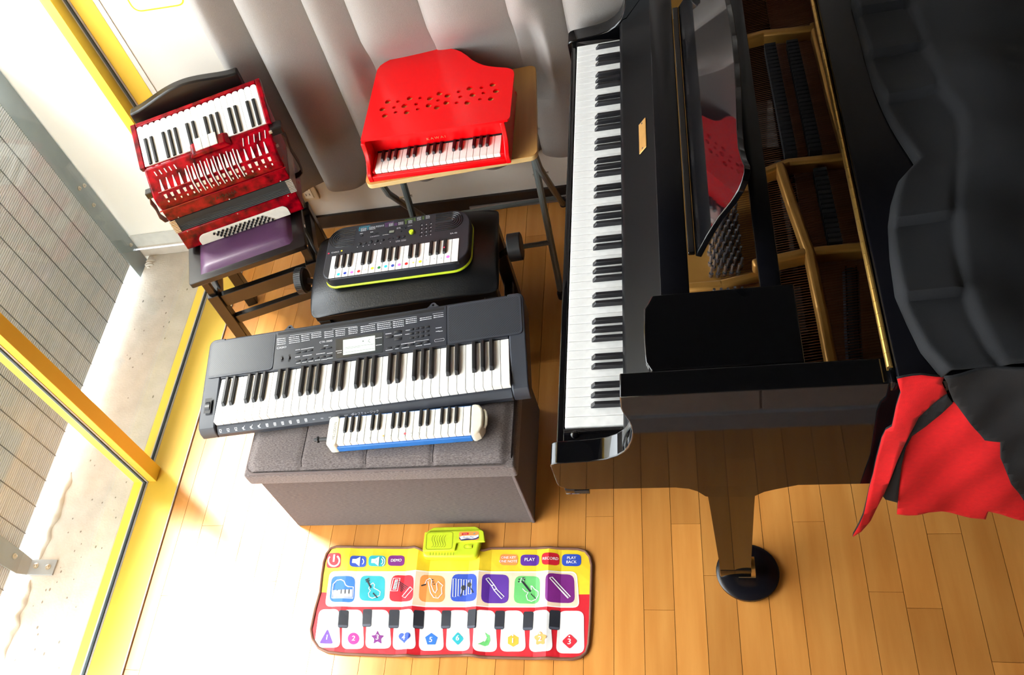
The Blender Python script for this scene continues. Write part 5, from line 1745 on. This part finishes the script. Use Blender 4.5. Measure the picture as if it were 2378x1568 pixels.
# music desk with its sliding frame
MB().rbox(-0.0790, -0.0280, 1.1055, 2.0485, 0.9855, 1.0000, 0.002, 2).build('desk_front_strip', M_EBS, **pk)
MB().rbox(0.0930, 0.1285, 1.1055, 2.0485, 0.9850, 1.0000, 0.002, 2).build('desk_rear_strip', M_EBS, **pk)
def shelf(y0, y1, flip):
    pl = [(0.148, y0), (0.148, y1), (-0.094, y1), (-0.103, y1 - 0.02)]
    pl += [(-0.109 - 0.002 * math.sin(PI * t / 6), y1 - 0.03 - (y1 - y0 - 0.05) * t / 6) for t in range(7)]
    pl += [(-0.099, y0)]
    if flip:
        pl = [(x, y0 + y1 - y) for x, y in pl]
    return MB().prism(pl, 0.9870, 1.0030).build('desk_shelf', M_EB, **pk, smooth=30, bevel=0.002)
shelf(0.9365, 1.1050, False)
shelf(2.0490, 2.2175, True)
MDK = axes((-0.0134, 0, 1.003), (0, -1, 0), (math.sin(R(28)), 0, math.cos(R(28))))
near = [(1.190, 0.0), (1.202, 0.047), (1.206, 0.091), (1.201, 0.140), (1.203, 0.168), (1.210, 0.184), (1.222, 0.195), (1.236, 0.197), (1.260, 0.190), (1.294, 0.185), (1.340, 0.187), (1.390, 0.193), (1.442, 0.199), (1.510, 0.204)]
far = [(3.154 - y, s) for y, s in near][::-1]
MB().prism([(-y, s) for y, s in near + [(1.577, 0.206)] + far], -0.012, 0.0, M=MDK).build('music_desk', M_EB, **pk, smooth=40, bevel=0.0015)
MB().rbox(-0.0260, -0.0135, 1.195, 1.959, 1.0000, 1.0085, 0.0015, 1).build('desk_ledge', M_EB, **pk)
# iron plate, pins, strings
MB().box(-0.060, 0.104, IY0, IY1, 0.880, 0.894).build('plate_web', M_GOLD, **pk, smooth=0)
pn = MB()
rp = random.Random(11)
y = 0.965
r = 0
while y < 2.19:
    if not (1.178 < y < 1.225 or 1.398 < y < 1.44 or 1.84 < y < 1.88):
        for c in range(5):
            x = 0.012 + 0.0125 * c + (0.006 if r % 2 else 0)
            yy = y + rp.uniform(-0.002, 0.002)
            pn.cyl((x, yy, 0.894), (x + 0.004, yy, 0.927), 0.0031, 0.0027, 8)
            pn.cyl((x + 0.0004, yy, 0.897), (x + 0.0012, yy, 0.905), 0.0046, n=8)
    y += 0.0145
    r += 1
pn.build('tuning_pins', M_PIN, **pk, kind='stuff')
stg = MB()
y = 0.952
while y < 2.20:
    stg.cyl((0.030, y, 0.902), (0.62, y + 0.06, 0.908), 0.0008, n=5)
    y += 0.0062
stg.build('strings', M_STRING, **pk, kind='stuff')
def barp(pts, w, z0, z1, name):
    m = MB()
    for (a, b) in zip(pts[:-1], pts[1:]):
        a, b = Vector(a), Vector(b)
        t = (b - a).normalized()
        n = Vector((-t.y, t.x)) * w / 2
        m.prism([tuple(a + n - t * w * 0.3), tuple(a - n - t * w * 0.3), tuple(b - n + t * w * 0.3), tuple(b + n + t * w * 0.3)], z0, z1)
    return m.build(name, M_GOLD, **pk, smooth=30, bevel=0.006, bseg=3)
barp([(0.095, 1.90), (0.170, 1.912), (0.282, 1.900)], 0.020, 0.900, 0.934, 'plate_strut')
barp([(0.095, 1.450), (0.180, 1.482), (0.300, 1.478)], 0.020, 0.900, 0.934, 'plate_strut')
barp([(0.095, 1.222), (0.190, 1.238), (0.300, 1.238)], 0.020, 0.900, 0.934, 'plate_strut')
barp([(0.278, 1.915), (0.284, 1.66), (0.292, 1.470)], 0.018, 0.902, 0.934, 'plate_bar')
barp([(0.163, 1.475), (0.176, 1.36), (0.192, 1.238), (0.196, 1.10), (0.199, 0.945)], 0.019, 0.902, 0.936, 'plate_bar')
barp([(-0.030, 1.196), (0.03, 1.196), (0.104, 1.212)], 0.022, 0.893, 0.909, 'plate_rib')
dm = MB()
for x0, ya, yb in ((0.168, 1.505, 1.875), (0.215, 1.505, 1.875), (0.215, 1.255, 1.455)):
    y = ya
    while y < yb:
        dm.box(x0 + 0.02 * (1.875 - y), x0 + 0.024 + 0.02 * (1.875 - y), y, y + 0.008, 0.905, 0.931)
        y += 0.0128
dm.build('dampers', M_FELT, **pk, kind='stuff')
bdg = MB()
pts = [(0.262, 1.215), (0.255, 1.15), (0.246, 1.07), (0.240, 1.00), (0.238, 0.95)]
bdg.tube([(x, y, 0.885) for x, y in pts], 0.014, 8)
bdg.build('bridge', mat('bridge_dark', (44, 46, 58), 0.5), **pk)
bp2 = MB()
for a, b in zip(pts[:-1], pts[1:]):
    for t in range(7):
        x, y = a[0] + (b[0] - a[0]) * t / 7, a[1] + (b[1] - a[1]) * t / 7
        for dx in (-0.009, 0.009):
            bp2.cyl((x + dx, y, 0.890), (x + dx, y, 0.905), 0.0014, n=6)
bp2.build('bridge_pins', M_PIN, **pk, kind='stuff')
# lid, folded flap and hinge
lo = plan(0.014)
MB().prism([(0.268, PY0 - 0.014)] + lo + [(0.268, PY1 + 0.014)], 1.0075, 1.0255).build('lid', M_EB, **pk, smooth=40)
MB().rbox(0.2725, 0.66, PY0 - 0.014, PY1 + 0.014, 1.0285, 1.0450, 0.003, 2).build('lid_flap', M_EBS, **pk)
hg = MB()
y = 0.899
k = 0
while y < PY1:
    hg.cyl((0.2665, y, 1.0290), (0.2665, y + 0.0255, 1.0290), 0.0046, n=10)
    y += 0.0262
hg.box(0.2625, 0.2675, 0.899, PY1, 1.020, 1.0285)
hg.build('lid_hinge', M_BRASS, **pk)
MB().rbox(0.2640, 0.2705, 0.868, 0.896, 1.008, 1.034, 0.002, 2).build('hinge_end', M_EB, **pk)
# legs
def leg(cx, cy):
    m = MB()
    for (z0, a0, z1, a1) in ((0.615, 0.049, 0.45, 0.0440), (0.45, 0.0440, 0.108, 0.0350)):
        v = []
        for z, a in ((z0, a0), (z1, a1)):
            v += [(cx - a, cy - a, z), (cx + a, cy - a, z), (cx + a, cy + a, z), (cx - a, cy + a, z)]
        m.add(v, [(0, 1, 2, 3), (7, 6, 5, 4), (4, 5, 1, 0), (5, 6, 2, 1), (6, 7, 3, 2), (7, 4, 0, 3)])
    l = m.build('leg', M_EB, **pk, smooth=30)
    MB().rbox(cx - 0.0365, cx + 0.0365, cy - 0.0365, cy + 0.0365, 0.066, 0.108, 0.003, 2).build('leg_shoe', M_EB, l, world=True)
    MB().cyl((cx + 0.027 - 0.02, cy, 0.042), (cx + 0.027 + 0.02, cy, 0.042), 0.026, n=20).build('caster', M_BRASS, l, world=True)
    return l
leg(0.020, 0.978)
leg(0.020, 2.176)
leg(1.30, 1.98)
lp = [(-0.100, 0.662), (-0.060, 0.652), (-0.044, 0.640), (-0.030, 0.618), (-0.022, 0.614), (0.058, 0.612), (0.064, 0.616), (0.080, 0.632), (0.100, 0.642), (0.150, 0.662)]
MB().prism(lp, -1.06, -(PY0 + 0.002), M=MBK).build('leg_plate', M_EB, **pk, smooth=40)
MB().prism(lp, -(PY1 - 0.002), -2.10, M=MBK).build('leg_plate', M_EB, **pk, smooth=40)
MB().rbox(-0.3060, -0.2560, PY0 + 0.002, 0.935, 0.6360, 0.6600, 0.002, 2).build('lock_block', M_EB, **pk)
MB().box(-0.2860, -0.2570, PY0 + 0.0005, PY0 + 0.003, 0.6440, 0.6560).build('lock_slot', M_DARK, **pk, smooth=0)
for i, (cx, cy, lb_) in enumerate(((0.049, 0.978, 'black round caster cup under the piano leg nearest the music mat'), (0.047, 2.176, 'black round caster cup under the rear piano leg by the curtain'), (1.327, 1.98, 'black round caster cup under the tail leg of the piano'))):
    cp = MB().lathe([(0.070, 0.0), (0.0755, 0.004), (0.0755, 0.012), (0.066, 0.0175), (0.040, 0.0165), (0.030, 0.0155), (0.01, 0.0155)], 40, M=Matrix.Translation((cx, cy, 0.0002))).build('caster_cup', M_CUP)
    tag(cp, lb_, 'caster cup')
    cp['group'] = 'caster cups under the piano legs'

# ================================================================== PIANO COVER CLOTH
M_FB = mat('black_cover_cloth', (7, 8, 13), 0.9, c2=(5, 6, 10), scale=(200, 200, 200), bump=0.2, bscale=(900, 900, 900), sheen=0.0)
M_FR = mat('red_cover_lining', (216, 0, 12), 0.85, c2=(200, 0, 10), scale=(120, 120, 120), bump=0.2, bscale=(900, 900, 900))
cov = thing('piano_cover', 'black cloth piano cover with red lining, folded back over the lid and hanging down', 'cloth cover', (0.6, 1.2, 1.045))
ck_ = dict(parent=cov, world=True)
epx = [(1978, -40), (1978, 0), (1996, 66), (2008, 116), (2028, 186), (2054, 249), (2071, 282), (2091, 315), (2126, 368), (2087, 411), (2071, 464), (2064, 520), (2068, 588), (2081, 677), (2107, 736), (2140, 804), (2189, 863), (2200, 880)]
ed = [at(a, b, 1.066) for a, b in epx]
eyx = sorted([(p.y, p.x) for p in ed])
ipx = [(2100, -40), (2105, 0), (2125, 60), (2140, 120), (2180, 225), (2215, 270), (2224, 310), (2218, 400), (2210, 490), (2212, 560), (2228, 660), (2250, 740), (2290, 820), (2330, 870)]
idd = sorted([(at(a, b, 1.072).y, at(a, b, 1.072).x) for a, b in ipx])
def interp(t, y):
    if y <= t[0][0]:
        return t[0][1]
    for a, b in zip(t[:-1], t[1:]):
        if a[0] <= y <= b[0]:
            return a[1] + (b[1] - a[1]) * (y - a[0]) / (b[0] - a[0] + 1e-9)
    return t[-1][1]
pleat = sorted([at(a, b, 1.07).y for a, b in ((2060, 10), (2065, 115), (2105, 222), (2150, 185 + 320), (2150, 678))]) + [2.0, 2.15, 2.40]
pleat = [0.80] + sorted(pleat)
y0c, y1c = 0.862, 2.272
def topz(x, y, d, din):
    z = 1.0485
    for a, b in zip(pleat[:-1], pleat[1:]):
        if a <= y < b:
            t = (y - a) / (b - a)
            saw = (1 - t) ** 1.4
            z += 0.016 * saw * sm(0, 0.015, d) * (1 - sm(din * 0.9, din * 1.15 + 0.01, d))
            break
    z += 0.010 * sm(0.0, 0.012, d)
    z += 0.014 * sm(din, din + 0.02, d)
    z += sm(0.02, 0.2, d) * (0.012 * math.sin(9 * y + 3 * x) + 0.010 * math.sin(17 * x - 5 * y + 1) + 0.006 * math.sin(31 * y + 11 * x) + 0.012)
    return z
nu, nv = 90, 150
def cf(u, v):
    y = y0c + (y1c - y0c) * v
    xe = interp(eyx, y)
    di = max(0.05, interp(idd, y) - xe)
    d = (u ** 1.7) * (1.00 - xe)
    return (xe + d, y, topz(xe + d, y, d, di))
ct = MB().grid(cf, nu, nv)
ctop = ct.build('cover_top', [M_FB, M_FR], **ck_, smooth=60)
sdm = ctop.modifiers.new('thick', 'SOLIDIFY')
sdm.thickness = 0.003
sdm.offset = 1
def cloth_poly(name, px, y, m, amp=0.004, seed=0, th=0.004, mats=None, ymap=None):
    bm = bmesh.new()
    P = [aty(a, b, y) for a, b in px]
    vs = [bm.verts.new(p) for p in P]
    f = bm.faces.new(vs)
    for ax in (0, 2):
        lo_ = min(p[ax] for p in P)
        hi = max(p[ax] for p in P)
        n = int((hi - lo_) / 0.012)
        for i in range(1, n + 1):
            c = lo_ + (hi - lo_) * i / (n + 1)
            bmesh.ops.bisect_plane(bm, geom=bm.verts[:] + bm.edges[:] + bm.faces[:], plane_co=(c, 0, 0) if ax == 0 else (0, 0, c), plane_no=(1, 0, 0) if ax == 0 else (0, 0, 1))
    zt_ = max(p.z for p in P)
    for v in bm.verts:
        x, z = v.co.x, v.co.z
        d = amp * (math.sin(40 * x + 12 * z + seed) + 0.6 * math.sin(70 * x - 25 * z + 2 * seed))
        if ymap:
            d += ymap(x, z)
        k = (y + d) / y
        v.co.y = y + d
    bm.normal_update()
    o = MB().bm(bm).build(name, mats or [m, M_FB], **ck_, smooth=60)
    s = o.modifiers.new('thick', 'SOLIDIFY')
    s.thickness = th
    s.offset = 0
    s.material_offset_rim = 1
    return o
A = [(2082, 876), (2140, 872), (2192, 876), (2188, 890), (2194, 905), (2200, 918), (2166, 940), (2132, 966), (2114, 1000), (2098, 1034), (2085, 1066), (2069, 1110), (2053, 1148), (2037, 1177), (2021, 1208), (1999, 1231), (1980, 1244), (1981, 1237), (1994, 1211), (2004, 1189), (2018, 1138), (2029, 1104), (2037, 1060), (2047, 1012), (2056, 992), (2070, 982), (2075, 960), (2080, 938), (2091, 908), (2086, 892)]
cloth_poly('lining_flap', A, 0.862, M_FR, 0.0035, 1)
Bd = [(2200, 916), (2212, 934), (2186, 960), (2150, 988), (2117, 1010), (2103, 1034), (2093, 1075), (2084, 1165), (2056, 1160), (2048, 1150), (2069, 1110), (2085, 1066), (2098, 1034), (2114, 998), (2132, 964), (2166, 938)]
cloth_poly('inner_fold', Bd, 0.868, M_FB, 0.0015, 2, mats=[M_FB, M_FB])
Cc = [(2117, 1006), (2150, 984), (2187, 956), (2214, 930), (2290, 960), (2330, 1010), (2345, 1070), (2380, 1120), (2410, 1160), (2410, 1212), (2378, 1204), (2340, 1196), (2294, 1184), (2289, 1206), (2255, 1202), (2220, 1196), (2185, 1188), (2155, 1185), (2128, 1190), (2104, 1193), (2083, 1193), (2085, 1134), (2094, 1068), (2104, 1034)]
cloth_poly('lining_panel', Cc, 0.874, M_FR, 0.003, 3)
Dd = [(2190, 868), (2200, 884), (2204, 905), (2212, 926), (2240, 960), (2262, 992), (2286, 1020), (2323, 1024), (2325, 1068), (2348, 1123), (2378, 1165), (2430, 1190), (2560, 1190), (2560, 840), (2330, 858)]
cloth_poly('cover_drop', Dd, 0.856, M_FB, 0.004, 4, mats=[M_FB, M_FB])
